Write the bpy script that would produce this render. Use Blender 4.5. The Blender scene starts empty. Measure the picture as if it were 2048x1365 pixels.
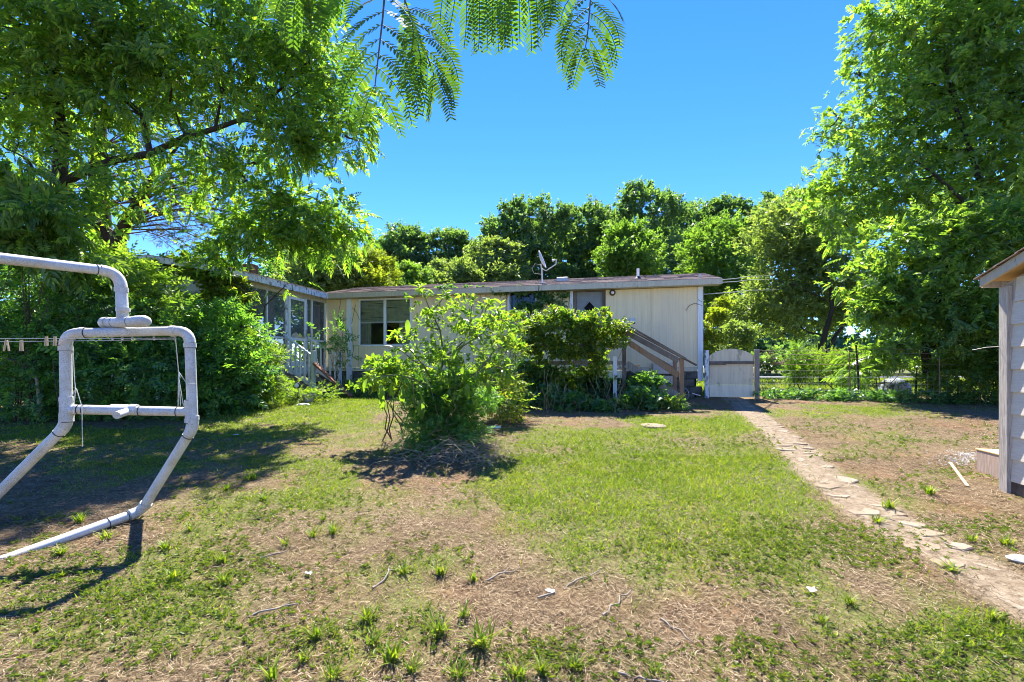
import bpy, math, random
import numpy as np
from mathutils import Vector, Matrix
random.seed(7)
rng = np.random.default_rng(11)
R = math.radians
scene = bpy.context.scene
COL = scene.collection

# ------------------------------------------------------------------ camera, sky, sun, exposure
CAMZ, FPX, HORY = 1.53, 910.0, 735.0          # eye height, focal length and horizon of the photograph
cam_d = bpy.data.cameras.new('camera'); cam = bpy.data.objects.new('camera', cam_d); COL.objects.link(cam)
cam_d.sensor_width = 36; cam_d.lens = FPX/2048*36; cam_d.shift_y = 52.5/2048
cam_d.clip_start = .05; cam_d.clip_end = 2000
cam.location = (0, 0, CAMZ); cam.rotation_euler = (R(90), 0, 0)
scene.camera = cam
SUN_EL, SUN_AZ = R(55), R(0)                  # azimuth measured from +Y towards +X
world = bpy.data.worlds.new('World'); scene.world = world; world.use_nodes = True
wn = world.node_tree
sky = wn.nodes.new('ShaderNodeTexSky'); sky.sky_type = 'NISHITA'; sky.sun_disc = False
sky.sun_elevation = SUN_EL; sky.sun_rotation = SUN_AZ
sky.altitude = 0; sky.air_density = 1.0; sky.dust_density = 0.0; sky.ozone_density = 10.0
hs = wn.nodes.new('ShaderNodeHueSaturation'); hs.inputs['Saturation'].default_value = 1.18; hs.inputs['Hue'].default_value = .514     # polarised, deep summer blue over the whole dome
wn.links.new(sky.outputs[0], hs.inputs['Color']); wn.links.new(hs.outputs[0], wn.nodes['Background'].inputs[0])
wn.nodes['Background'].inputs[1].default_value = 0.073
sun_d = bpy.data.lights.new('sun', 'SUN'); sun = bpy.data.objects.new('sun', sun_d); COL.objects.link(sun)
sun_d.energy = 3.5; sun_d.angle = R(.53); sun_d.color = (1, .95, .86)
sdir = Vector((math.sin(SUN_AZ)*math.cos(SUN_EL), math.cos(SUN_AZ)*math.cos(SUN_EL), math.sin(SUN_EL)))
sun.location = (5, 30, 40); sun.rotation_euler = sdir.to_track_quat('Z', 'Y').to_euler()
scene.view_settings.view_transform = 'Standard'; scene.view_settings.look = 'None'
scene.view_settings.gamma = 1; scene.view_settings.use_curve_mapping = False
scene.view_settings.exposure = 2.3
scene.render.engine = 'CYCLES'
scene.cycles.max_bounces = 10; scene.cycles.diffuse_bounces = 7; scene.cycles.transmission_bounces = 7
scene.cycles.transparent_max_bounces = 12; scene.cycles.glossy_bounces = 2
scene.cycles.use_denoising = True; scene.cycles.filter_width = 1.0

# ------------------------------------------------------------------ survey helpers (photo measurements -> metres)
def P(px, py, Y):
    return np.array(((px-1024)/FPX*Y, Y, CAMZ-(py-HORY)/FPX*Y))

def lattice(ix, iy, s):
    h = np.sin(ix*127.1+iy*311.7+s*74.7)*43758.5453
    return h-np.floor(h)
def vnoise(x, y, s=0):
    x = np.asarray(x, float); y = np.asarray(y, float)
    ix, iy = np.floor(x), np.floor(y); fx, fy = x-ix, y-iy
    fx = fx*fx*(3-2*fx); fy = fy*fy*(3-2*fy)
    a, b = lattice(ix, iy, s), lattice(ix+1, iy, s); c, d = lattice(ix, iy+1, s), lattice(ix+1, iy+1, s)
    return (a*(1-fx)+b*fx)*(1-fy)+(c*(1-fx)+d*fx)*fy
def fbm(x, y, s=0, o=3):
    t = 0; a = .5; n = 0
    for i in range(o):
        t = t+a*vnoise(x*2**i, y*2**i, s+i*13); n += a; a *= .5
    return t/n
def gz(x, y):
    """height of the yard: it climbs gently to the house and lies flat beyond"""
    x = np.asarray(x, float); y = np.asarray(y, float)
    base = .06*np.clip(y, -6, 11.5)
    t = np.clip((y-11.5)/4, 0, 1); base = base+.12*(t-t*t/2)
    near = np.clip((40-np.hypot(x, y))/20, 0, 1)
    return base+near*(.05*(fbm(x*.7, y*.7, 3)-.5)+.022*(fbm(x*3.1, y*3.1, 5)-.5))
def G(px, py, it=14):
    Y = 6.0
    for _ in range(it):
        X = (px-1024)/FPX*Y
        Y = .5*Y+.5*(CAMZ-float(gz(X, Y)))*FPX/(py-HORY)
    X = (px-1024)/FPX*Y
    return np.array((X, Y, float(gz(X, Y))))

# house frame: origin at the right front corner of the wall, x along the wall, y into the house
HA = math.atan2(-.215, .977)
HO = np.array((5.13, 12.25, 0.)); HXV = np.array((math.cos(HA), math.sin(HA), 0.)); HYV = np.array((-math.sin(HA), math.cos(HA), 0.))
def hx(px, v=0.):
    r = (px-1024)/FPX
    return (r*(HO[1]+HYV[1]*v)-HO[0]-HYV[0]*v)/(HXV[0]-r*HXV[1])
def hw(x, y, z=0.):
    return HO+HXV*x+HYV*y+np.array((0, 0, z))
def hz(py, x, v=0.):
    return CAMZ-(py-HORY)/FPX*hw(x, v)[1]
def hy_at(px, x):
    """position along the house depth of a point on the plane x = const seen at column px"""
    r = (px-1024)/FPX; o = HO+HXV*x
    return (r*o[1]-o[0])/(HYV[0]-r*HYV[1])

# ------------------------------------------------------------------ objects
ORG = {}
def thing(name, label, cat, loc=(0, 0, 0), rot=0., local=False, group=None, kind=None):
    o = bpy.data.objects.new(name, None); COL.objects.link(o)
    o.empty_display_size = .2
    o.location = loc; o.rotation_euler = (0, 0, rot)
    o['label'] = label; o['category'] = cat
    if group: o['group'] = group
    if kind: o['kind'] = kind
    ORG[o.name] = np.zeros(3) if local else np.array(loc, float)
    return o
def tag(o, label, cat, group=None):
    o['label'] = label; o['category'] = cat
    if group: o['group'] = group
    return o

class MB:
    def __init__(s): s.v = []; s.f = []; s.sm = []
    def add(s, verts, faces, smooth=False):
        b = len(s.v); s.v.extend([tuple(map(float, p)) for p in verts])
        for f in faces: s.f.append(tuple(i+b for i in f)); s.sm.append(smooth)
        return s
    def box(s, c, d, M=None, jit=0.):
        c = np.array(c, float); hx_, hy_, hz_ = [q/2 for q in d]
        vs = []
        for x in (-hx_, hx_):
            for y in (-hy_, hy_):
                for z in (-hz_, hz_):
                    p = np.array((x, y, z))
                    if jit: p = p+np.array([random.uniform(-jit, jit) for _ in range(3)])
                    if M is not None: p = M @ p
                    vs.append(c+p)
        return s.add(vs, [(0, 1, 3, 2), (4, 6, 7, 5), (0, 4, 5, 1), (2, 3, 7, 6), (0, 2, 6, 4), (1, 5, 7, 3)])
    def box2(s, a, b): return s.box([(p+q)/2 for p, q in zip(a, b)], [abs(q-p) for p, q in zip(a, b)])
    def beam(s, p0, p1, w, h, up=(0, 0, 1), jit=0.):
        """a board from p0 to p1, w across, h along up"""
        p0 = np.array(p0, float); p1 = np.array(p1, float); d = p1-p0; L = np.linalg.norm(d); d /= L
        sx = np.cross(d, up); n = np.linalg.norm(sx)
        sx = np.array((1., 0, 0)) if n < 1e-6 else sx/n
        u = np.cross(sx, d)
        return s.box((p0+p1)/2, (w, L, h), np.stack([sx, d, u], 1), jit)
    def tube(s, pts, r, n=8, cap=True):
        pts = [np.array(p, float) for p in pts]; m = len(pts)
        rs = [r]*m if np.isscalar(r) else list(r)
        t0 = pts[1]-pts[0]; t0 = t0/np.linalg.norm(t0)
        a = np.array((0, 0, 1.)) if abs(t0[2]) < .9 else np.array((1., 0, 0))
        u = np.cross(t0, a); u /= np.linalg.norm(u); vs = []
        for i in range(m):
            t = pts[min(i+1, m-1)]-pts[max(i-1, 0)]; t = t/(np.linalg.norm(t)+1e-12)
            u = u-t*np.dot(u, t); u /= (np.linalg.norm(u)+1e-12); w = np.cross(t, u)
            for k in range(n):
                an = 2*math.pi*k/n
                vs.append(pts[i]+rs[i]*(math.cos(an)*u+math.sin(an)*w))
        fs = [(i*n+k, i*n+(k+1) % n, (i+1)*n+(k+1) % n, (i+1)*n+k) for i in range(m-1) for k in range(n)]
        s.add(vs, fs, True)
        if cap:
            s.add(vs[:n], [tuple(range(n))[::-1]]); s.add(vs[-n:], [tuple(range(n))])
        return s
    def ring(s, c, axis, R_, r, n=24, k=6):
        c = np.array(c, float); ax = np.array(axis, float); ax /= np.linalg.norm(ax)
        a = np.array((0, 0, 1.)) if abs(ax[2]) < .9 else np.array((1., 0, 0))
        u = np.cross(ax, a); u /= np.linalg.norm(u); w = np.cross(ax, u)
        vs = []
        for i in range(n):
            t = 2*math.pi*i/n; rd = math.cos(t)*u+math.sin(t)*w
            for j in range(k):
                q = 2*math.pi*j/k; vs.append(c+rd*(R_+r*math.cos(q))+ax*r*math.sin(q))
        fs = [(i*k+j, ((i+1) % n)*k+j, ((i+1) % n)*k+(j+1) % k, i*k+(j+1) % k) for i in range(n) for j in range(k)]
        return s.add(vs, fs, True)
    def lathe(s, c, axis, prof, n=20):
        """prof: list of (distance along axis, radius)"""
        c = np.array(c, float); ax = np.array(axis, float); ax /= np.linalg.norm(ax)
        a = np.array((0, 0, 1.)) if abs(ax[2]) < .9 else np.array((1., 0, 0))
        u = np.cross(ax, a); u /= np.linalg.norm(u); w = np.cross(ax, u); vs = []
        for h, r in prof:
            for i in range(n):
                t = 2*math.pi*i/n; vs.append(c+ax*h+r*(math.cos(t)*u+math.sin(t)*w))
        fs = [(j*n+i, j*n+(i+1) % n, (j+1)*n+(i+1) % n, (j+1)*n+i) for j in range(len(prof)-1) for i in range(n)]
        return s.add(vs, fs, True)
    def prism(s, poly, ext):
        ext = np.array(ext, float); n = len(poly); poly = [np.array(p, float) for p in poly]
        vs = poly+[p+ext for p in poly]
        return s.add(vs, [tuple(range(n))[::-1], tuple(range(n, 2*n))]+[(i, (i+1) % n, n+(i+1) % n, n+i) for i in range(n)])
    def build(s, name, m, parent=None, kind=None, bevel=0.):
        o_ = ORG.get(parent.name, np.zeros(3)) if parent is not None else np.zeros(3)
        me = bpy.data.meshes.new(name)
        me.from_pydata([tuple(np.array(p)-o_) for p in s.v], [], s.f)
        me.polygons.foreach_set('use_smooth', s.sm); me.update()
        ob = bpy.data.objects.new(name, me); COL.objects.link(ob)
        if m is not None: me.materials.append(m)
        if parent is not None: ob.parent = parent; ORG[ob.name] = o_
        if kind: ob['kind'] = kind
        if bevel:
            b = ob.modifiers.new('edge', 'BEVEL'); b.width = bevel; b.segments = 1; b.limit_method = 'ANGLE'
        return ob
def rawmesh(name, verts, faces, m, parent=None, kind=None, smooth=False):
    """verts (n,3) array, faces (k, 3 or 4) array: the fast way for foliage and ground"""
    o_ = ORG.get(parent.name, np.zeros(3)) if parent is not None else np.zeros(3)
    me = bpy.data.meshes.new(name); verts = np.asarray(verts, np.float32)-o_.astype(np.float32); faces = np.asarray(faces, np.int32)
    me.vertices.add(len(verts)); me.vertices.foreach_set('co', verts.ravel())
    me.loops.add(faces.size); me.loops.foreach_set('vertex_index', faces.ravel())
    me.polygons.add(len(faces)); me.polygons.foreach_set('loop_start', np.arange(0, faces.size, faces.shape[1], dtype=np.int32))
    me.polygons.foreach_set('use_smooth', np.full(len(faces), smooth))
    me.update(calc_edges=True)
    ob = bpy.data.objects.new(name, me); COL.objects.link(ob); me.materials.append(m)
    if parent is not None: ob.parent = parent; ORG[ob.name] = o_
    if kind: ob['kind'] = kind
    return ob

# ------------------------------------------------------------------ materials
class NT:
    def __init__(s, name):
        s.m = bpy.data.materials.new(name); s.m.use_nodes = True; s.t = s.m.node_tree; s.t.nodes.clear()
        s.out = s.n('ShaderNodeOutputMaterial')
    def n(s, typ, **kw):
        q = s.t.nodes.new(typ)
        for k, v in kw.items(): setattr(q, k, v)
        return q
    def l(s, a, b): s.t.links.new(a, b)
    def set(s, sock, v):
        if hasattr(v, 'is_linked'): s.l(v, sock)
        else: sock.default_value = v if not (isinstance(v, tuple) and len(v) == 3) else (*v, 1)
    def coord(s, scale=(1, 1, 1), kind='Object', rot=(0, 0, 0)):
        c = s.n('ShaderNodeTexCoord'); mp = s.n('ShaderNodeMapping'); mp.inputs['Scale'].default_value = scale; mp.inputs['Rotation'].default_value = rot
        s.l(c.outputs[kind], mp.inputs['Vector']); return mp.outputs[0]
    def noise(s, vec, scale=5., detail=4., rough=.55, dist=0.):
        q = s.n('ShaderNodeTexNoise'); q.inputs['Scale'].default_value = scale; q.inputs['Detail'].default_value = detail
        q.inputs['Roughness'].default_value = rough; q.inputs['Distortion'].default_value = dist
        s.l(vec, q.inputs['Vector']); return q.outputs['Fac']
    def ramp(s, fac, stops, interp='LINEAR'):
        q = s.n('ShaderNodeValToRGB'); q.color_ramp.interpolation = interp; e = q.color_ramp.elements
        while len(e) < len(stops): e.new(.5)
        for k, (p, c) in enumerate(stops):
            e[k].position = p; e[k].color = (*c, 1) if isinstance(c, tuple) else (c, c, c, 1)
        s.l(fac, q.inputs[0]); return q.outputs[0]
    def mix(s, fac, a, b, mode='MIX'):
        q = s.n('ShaderNodeMix', data_type='RGBA', blend_type=mode)
        s.set(q.inputs[0], fac); s.set(q.inputs[6], a); s.set(q.inputs[7], b); return q.outputs[2]
    def math(s, op, a, b=0.):
        q = s.n('ShaderNodeMath', operation=op); s.set(q.inputs[0], a); s.set(q.inputs[1], b); return q.outputs[0]
    def pbr(s, col, rough=.7, spec=.3, metal=0., bump=None, bstr=.3, bdist=.01, out=True):
        b = s.n('ShaderNodeBsdfPrincipled'); s.set(b.inputs['Base Color'], col); s.set(b.inputs['Roughness'], rough)
        b.inputs['Specular IOR Level'].default_value = spec; b.inputs['Metallic'].default_value = metal
        if bump is not None:
            q = s.n('ShaderNodeBump'); q.inputs['Strength'].default_value = bstr; q.inputs['Distance'].default_value = bdist
            s.l(bump, q.inputs['Height']); s.l(q.outputs[0], b.inputs['Normal'])
        if out: s.l(b.outputs[0], s.out.inputs[0])
        return b.outputs[0]

def leaf_mat(name, stops, trans=.5, tcol=(2.65, 2.75, .7), rough=.42, spec=.4, big=.6):
    """leaves: each leaf its own tone (random per island), clumps drift in hue, light passes through"""
    t = NT(name); g = t.n('ShaderNodeNewGeometry')
    n = t.noise(t.coord(kind='Generated' if big < 0 else 'Object'), abs(big), 2)
    f = t.math('ADD', t.math('MULTIPLY', g.outputs['Random Per Island'], .62), t.math('MULTIPLY', n, .38))
    f = t.math('ADD', t.math('MULTIPLY', t.math('SUBTRACT', f, .5), 1.25), .5)
    c = t.ramp(f, stops)
    p = t.pbr(c, rough, spec, out=False)
    tr = t.n('ShaderNodeBsdfTranslucent'); t.l(t.mix(1., c, (*tcol, 1), 'MULTIPLY'), tr.inputs[0])
    mx = t.n('ShaderNodeMixShader'); mx.inputs[0].default_value = trans
    t.l(p, mx.inputs[1]); t.l(tr.outputs[0], mx.inputs[2]); t.l(mx.outputs[0], t.out.inputs[0]); return t.m

def wood_mat(name, c1, c2, c3, sc=(14, 14, 1.6), rough=.8, bstr=.5):
    t = NT(name); v = t.coord(sc); n = t.noise(v, 3, 6, .65, .4); m_ = t.noise(t.coord(), 1.7, 4)
    c = t.mix(t.ramp(m_, [(.4, 0.), (.62, 1.)]), t.ramp(n, [(.3, c1), (.6, c2)]), t.ramp(n, [(.35, c3), (.7, c2)]))
    t.pbr(c, rough, .2, bump=n, bstr=bstr, bdist=.006); return t.m
def paint_mat(name, col, chip, amt=.6, rough=.6, sc=6., streak=True):
    """old paint with chips, streaks and grime"""
    t = NT(name); v = t.coord(); a = t.noise(t.coord((1, 1, .4)), sc*2.2, 7, .72); b = t.noise(t.coord((6, 6, .5)), 3, 4, .6)
    c = t.mix(t.ramp(b, [(.42, 0.), (.8, .55)]), col, tuple(q*.55 for q in col)) if streak else col
    c = t.mix(t.ramp(a, [(amt, 0.), (amt+.05, 1.)]), c, chip)
    t.pbr(c, rough, .3, bump=a, bstr=.25, bdist=.004); return t.m
def flat_mat(name, col, rough=.6, spec=.3, metal=0., var=.15, sc=8.):
    t = NT(name); n = t.noise(t.coord(), sc, 5, .6)
    c = t.ramp(n, [(.3, tuple(q*(1-var) for q in col)), (.7, tuple(min(1, q*(1+var)) for q in col))])
    t.pbr(c, rough, spec, metal, bump=n, bstr=.12, bdist=.004); return t.m

M = {}
# cream siding, streaked and soiled in long vertical runs
def _wall():
    t = NT('cream_siding'); b = t.noise(t.coord((9, 9, .35)), 2.2, 5, .6); s = t.noise(t.coord((1, 1, .6)), .9, 4)
    f = t.noise(t.coord((60, 60, 3)), 2, 2); gr = t.noise(t.coord((1, 1, 1)), 14, 5, .7)
    c = t.ramp(b, [(.2, (.70, .555, .32)), (.5, (.82, .67, .405)), (.8, (.87, .74, .48))])
    c = t.mix(t.ramp(s, [(.42, 0.), (.75, .6)]), c, (.60, .55, .43)); c = t.mix(t.ramp(t.noise(t.coord((16, 16, .3)), 2, 5, .7), [(.56, 0.), (.72, .42)]), c, (.40, .31, .17))
    c = t.mix(t.ramp(gr, [(.64, 0.), (.74, .45)]), c, (.30, .25, .15))
    t.pbr(c, .75, .2, bump=f, bstr=.18, bdist=.004); return t.m
M['wall'] = _wall()
M['white'] = paint_mat('old_white_paint', (.74, .76, .74), (.30, .27, .22), .60)
M['whiteclean'] = paint_mat('white_trim', (.78, .80, .80), (.5, .47, .40), .67)
M['peel'] = paint_mat('peeling_white_paint', (.70, .73, .74), (.16, .14, .11), .53)
M['greenwhite'] = paint_mat('mildewed_white_paint', (.62, .66, .52), (.30, .33, .20), .60)
M['fascia'] = paint_mat('dull_cream_fascia', (.55, .50, .37), (.28, .24, .15), .60)
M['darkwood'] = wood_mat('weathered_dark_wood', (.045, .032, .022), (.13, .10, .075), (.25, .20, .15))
M['brownwood'] = wood_mat('brown_deck_wood', (.16, .085, .042), (.32, .19, .10), (.22, .17, .12))
M['greywood'] = wood_mat('grey_weathered_wood', (.12, .105, .09), (.30, .27, .23), (.20, .16, .12))
M['redwood'] = wood_mat('red_brown_plank', (.13, .045, .025), (.28, .115, .07), (.20, .09, .06))
M['bark'] = wood_mat('tree_bark', (.012, .010, .007), (.055, .044, .033), (.035, .032, .025), (14, 14, 5), .95, 1.)
M['twig'] = flat_mat('brown_twig', (.10, .07, .045), .8, .2, var=.4)
M['palestem'] = flat_mat('pale_stem', (.36, .30, .2), .8, .2, var=.4)
M['greenstem'] = flat_mat('green_purple_stem', (.13, .11, .045), .6, .3, var=.4)
M['dead'] = flat_mat('dry_dead_stems', (.33, .25, .16), .85, .15, var=.4, sc=30)
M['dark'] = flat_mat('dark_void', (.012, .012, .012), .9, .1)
M['doorgrey'] = flat_mat('grey_door_paint', (.20, .21, .20), .5, .4)
M['metal'] = flat_mat('dull_galvanised', (.42, .43, .43), .45, .5, .6)
M['dishgrey'] = flat_mat('pale_grey_enamel', (.56, .58, .62), .5, .4)
M['wire'] = flat_mat('rusty_wire', (.22, .15, .10), .6, .4, .4, .4)
M['wirepale'] = flat_mat('pale_wire', (.50, .48, .45), .5, .4, .3)
M['rope'] = flat_mat('old_white_rope', (.66, .63, .54), .9, .1, var=.2, sc=60)
M['pin'] = flat_mat('bare_wood_pin', (.55, .42, .25), .8, .2)
M['black'] = flat_mat('black_plastic', (.02, .02, .022), .5, .4)
M['white_plastic'] = flat_mat('white_plastic', (.8, .8, .78), .4, .4, var=.05)
M['curtain'] = flat_mat('beige_curtain', (.50, .46, .36), .9, .1, var=.2)
M['blind'] = flat_mat('yellowed_blind', (.55, .52, .38), .7, .2, var=.2)
M['road'] = flat_mat('grey_asphalt', (.16, .17, .18), .9, .2)
M['boxside'] = wood_mat('worn_plywood', (.30, .20, .16), (.50, .38, .30), (.42, .30, .22))
M['boxtop'] = wood_mat('tan_plywood', (.50, .32, .14), (.62, .42, .20), (.55, .36, .18))
M['ashgrey'] = flat_mat('pale_ash', (.58, .58, .57), .9, .1, var=.4, sc=40)
M['paper'] = flat_mat('white_scrap', (.8, .8, .76), .8, .2)
M['stone_white'] = flat_mat('pale_stone', (.62, .58, .50), .85, .2, var=.25)
def _pvc():
    t = NT('mildewed_white_pipe'); v = t.coord(); a = t.noise(v, 150, 3, .8); b = t.noise(v, 7, 5, .65); d = t.noise(v, 420, 2, .7); e = t.noise(v, 3, 4, .6)
    c = t.mix(t.ramp(b, [(.42, 0.), (.70, .8)]), (.62, .63, .61), (.46, .40, .28))
    c = t.mix(t.math('MULTIPLY', t.ramp(a, [(.50, 0.), (.60, .85)]), t.ramp(e, [(.35, .25), (.6, 1.)])), c, (.17, .17, .165))
    c = t.mix(t.ramp(d, [(.62, 0.), (.70, .55)]), c, (.14, .14, .13))
    t.pbr(c, .5, .4, bump=a, bstr=.15, bdist=.002); return t.m
M['pvc'] = _pvc()
def _roof():
    t = NT('brown_shingles'); v = t.coord((1, 1, 1)); a = t.noise(t.coord((3, 9, 3)), 3, 5, .7); d = t.noise(v, 60, 3)
    c = t.ramp(a, [(.3, (.14, .09, .075)), (.5, (.27, .20, .17)), (.72, (.40, .33, .28))])
    t.pbr(c, .9, .15, bump=d, bstr=.5, bdist=.006); return t.m
M['roof'] = _roof()
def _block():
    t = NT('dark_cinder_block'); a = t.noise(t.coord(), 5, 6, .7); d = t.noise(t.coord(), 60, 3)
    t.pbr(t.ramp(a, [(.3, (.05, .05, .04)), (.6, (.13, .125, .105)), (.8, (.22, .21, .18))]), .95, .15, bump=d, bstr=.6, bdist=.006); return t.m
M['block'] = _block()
def _screen():
    t = NT('insect_screen'); n = t.noise(t.coord((1, 1, 1)), 3, 4)
    d = t.n('ShaderNodeBsdfDiffuse'); t.l(t.ramp(n, [(.3, (.10, .11, .11)), (.7, (.20, .21, .20))]), d.inputs[0])
    tr = t.n('ShaderNodeBsdfTransparent'); mx = t.n('ShaderNodeMixShader'); mx.inputs[0].default_value = .5
    t.l(tr.outputs[0], mx.inputs[1]); t.l(d.outputs[0], mx.inputs[2]); t.l(mx.outputs[0], t.out.inputs[0]); return t.m
M['screen'] = _screen()
def _glass():
    t = NT('window_glass'); tr = t.n('ShaderNodeBsdfTransparent'); tr.inputs[0].default_value = (.80, .84, .82, 1)
    gl = t.n('ShaderNodeBsdfGlossy'); gl.inputs['Roughness'].default_value = .05
    fr = t.n('ShaderNodeFresnel'); fr.inputs[0].default_value = 1.5
    mx = t.n('ShaderNodeMixShader'); t.l(t.math('MULTIPLY', fr.outputs[0], .8), mx.inputs[0]); t.l(tr.outputs[0], mx.inputs[1]); t.l(gl.outputs[0], mx.inputs[2])
    t.l(mx.outputs[0], t.out.inputs[0]); return t.m
M['glass'] = _glass()
M['shedside'] = wood_mat('taupe_painted_boards', (.56, .49, .40), (.70, .62, .51), (.61, .54, .44), (30, 2, 30), .7, .25)
M['shedtrim'] = wood_mat('worn_taupe_trim', (.24, .20, .165), (.58, .51, .43), (.40, .34, .275), (22, 22, 2), .8, .5)
M['gateboard'] = paint_mat('mildewed_plywood', (.72, .60, .40), (.40, .35, .22), .56, sc=2.)
M['gatepale'] = paint_mat('pale_gate_board', (.82, .71, .50), (.48, .41, .27), .58, sc=2.)

# leaves: (dark .. bright), most tones raised to lighten shaded foliage
M['leaf_walnut'] = leaf_mat('walnut_leaf', [(0.05, (0.0405, 0.0945, 0.027)), (0.45, (0.1013, 0.189, 0.0405)), (0.8, (0.1755, 0.2565, 0.0459)), (0.97, (0.3375, 0.378, 0.054))], .52)
M['leaf_right'] = leaf_mat('sumac_leaf', [(0.05, (0.052, 0.104, 0.0338)), (0.45, (0.1105, 0.1885, 0.0494)), (0.85, (0.182, 0.26, 0.0585)), (0.98, (0.312, 0.364, 0.078))], .52, rough=.36, spec=.5)
M['leaf_dark'] = leaf_mat('thicket_leaf', [(0.05, (0.0341, 0.0899, 0.0341)), (0.5, (0.0853, 0.186, 0.0527)), (0.9, (0.155, 0.2712, 0.0589)), (0.99, (0.31, 0.372, 0.0775))], .45, rough=.36, spec=.5)
M['leaf_far_haze'] = leaf_mat('hazed_far_leaf', [(0.05, (0.0478, 0.0978, 0.0604)), (0.5, (0.085, 0.1495, 0.0719)), (0.9, (0.1328, 0.2013, 0.0805))], .45, big=.25)  # extra blue in these tones paints in the distance haze
M['leaf_fresh'] = leaf_mat('fresh_tree_leaf', [(0.05, (0.0546, 0.11, 0.03)), (0.5, (0.0936, 0.1672, 0.042)), (0.95, (0.1404, 0.2112, 0.055))], .5, big=.4)
M['leaf_yellow'] = leaf_mat('yellow_green_leaf', [(0.05, (0.0765, 0.115, 0.02)), (0.5, (0.144, 0.184, 0.028)), (0.95, (0.225, 0.2392, 0.045))], .5)
M['leaf_grey'] = leaf_mat('grey_green_leaf', [(0.05, (0.066, 0.108, 0.0504)), (0.5, (0.132, 0.18, 0.078)), (0.95, (0.204, 0.252, 0.108))], .45)
M['leaf_privet'] = leaf_mat('privet_leaf', [(0.05, (0.044, 0.099, 0.0242)), (0.45, (0.099, 0.1705, 0.033)), (0.85, (0.187, 0.242, 0.0396)), (0.98, (0.33, 0.308, 0.055))], .5)
M['leaf_poke'] = leaf_mat('pokeweed_leaf', [(0.05, (0.0528, 0.114, 0.025)), (0.5, (0.1056, 0.1757, 0.03)), (0.9, (0.176, 0.2232, 0.04)), (1.0, (0.2904, 0.228, 0.05))], .55, rough=.35)
M['leaf_vine'] = leaf_mat('vine_leaf', [(0.05, (0.0373, 0.0892, 0.0207)), (0.4, (0.0828, 0.1505, 0.0276)), (0.8, (0.176, 0.2119, 0.0345)), (0.97, (0.3312, 0.2789, 0.046))], .5)
M['leaf_mound'] = leaf_mat('honeysuckle_leaf', [(0.05, (0.0352, 0.096, 0.0288)), (0.5, (0.088, 0.2, 0.048)), (0.95, (0.176, 0.288, 0.0576))], .42)
M['leaf_ivy'] = leaf_mat('ivy_leaf', [(0.05, (0.0288, 0.0768, 0.032)), (0.5, (0.072, 0.16, 0.0544)), (0.95, (0.136, 0.24, 0.072))], .38, rough=.33, spec=.5)
M['leaf_mimosa'] = leaf_mat('mimosa_leaflet', [(.05, (.035, .085, .016)), (.5, (.06, .13, .022)), (.95, (.10, .17, .03))], .5, rough=.65, spec=.2, big=6.)
M['needle'] = leaf_mat('cedar_needle', [(.05, (.04, .065, .04)), (.5, (.08, .10, .06)), (.95, (.14, .15, .10))], .25)
M['blade'] = leaf_mat('grass_blade', [(.02, (.07, .14, .014)), (.4, (.145, .215, .02)), (.78, (.22, .26, .028)), (.97, (.38, .34, .12))], .45, (1.7, 1.8, .45), .5, .3, big=1.)
M['weed'] = leaf_mat('weed_leaf', [(0.02, (0.054, 0.108, 0.0198)), (0.5, (0.117, 0.162, 0.027)), (0.9, (0.18, 0.207, 0.036)), (1.0, (0.252, 0.216, 0.063))], .4, (1.7, 1.8, .6), .45, .35, big=1.2)
M['straw'] = leaf_mat('dry_straw', [(.02, (.055, .031, .017)), (.3, (.13, .083, .045)), (.6, (.25, .18, .105)), (.95, (.46, .37, .24))], .15, (1, 1, 1), .8, .15, big=1.5)
# ------------------------------------------------------------------ the ground: one sheet to the horizon
def patches(lst):
    out = []
    for px, py, rx, ry, w in lst:
        c = G(px, py); a = G(px, max(py-ry, 768)); b = G(px, py+ry)
        out.append((c[0], c[1], rx/FPX*c[1], max((a[1]-b[1])/2, .05), w, (a[0]-b[0])/max(a[1]-b[1], .05)))
    return out
GRASS = patches([(1270, 965, 330, 80, 1.15), (1120, 1000, 150, 60, .8), (1440, 960, 170, 75, 1.), (1130, 925, 120, 35, .7), (1190, 880, 190, 25, .75),
    (1330, 1035, 180, 38, .7), (570, 795, 170, 26, 1.), (700, 812, 90, 22, .9), (150, 868, 210, 20, .75), (230, 930, 170, 30, .5), (620, 960, 110, 70, .55), (470, 1010, 120, 40, .4),
    (650, 1040, 110, 30, .4), (1450, 850, 60, 22, .9), (1340, 848, 120, 20, .8), (1680, 825, 150, 14, .55), (1500, 1050, 150, 50, .6), (1650, 1020, 90, 60, .4), (330, 1180, 160, 90, .35),
    (60, 1230, 140, 120, .4), (1950, 1260, 160, 50, .6)])
WEEDS = patches([(180, 1210, 280, 120, .62), (400, 1130, 220, 70, .5), (700, 1290, 330, 75, .5), (1150, 1310, 170, 60, .6), (1520, 1325, 170, 60, .62), (1900, 1300, 220, 80, .9),
    (1650, 1090, 200, 60, .7), (1480, 1110, 230, 55, .6), (1930, 1070, 150, 50, .6), (1700, 870, 160, 50, .32), (560, 1010, 200, 60, .5), (1230, 900, 250, 40, .6), (300, 880, 260, 40, .5),
    (1430, 880, 140, 40, .5), (1850, 960, 120, 40, .22)])
def field(lst, x, y):
    t = np.zeros_like(np.asarray(x, float))
    for cx, cy, rx, ry, w, sh in lst:
        dx = (x-cx-sh*(y-cy))/rx; dy = (y-cy)/ry
        t = np.maximum(t, w*np.exp(-(dx*dx+dy*dy)**1.3*.8))
    return t
PATH_PX = [(1463, 797), (1485, 812), (1515, 836), (1560, 868), (1598, 905), (1640, 945), (1690, 985), (1750, 1025), (1825, 1068), (1910, 1115), (2010, 1170), (2140, 1240)]
PATH = np.array([G(*p)[:2] for p in PATH_PX])
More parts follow.
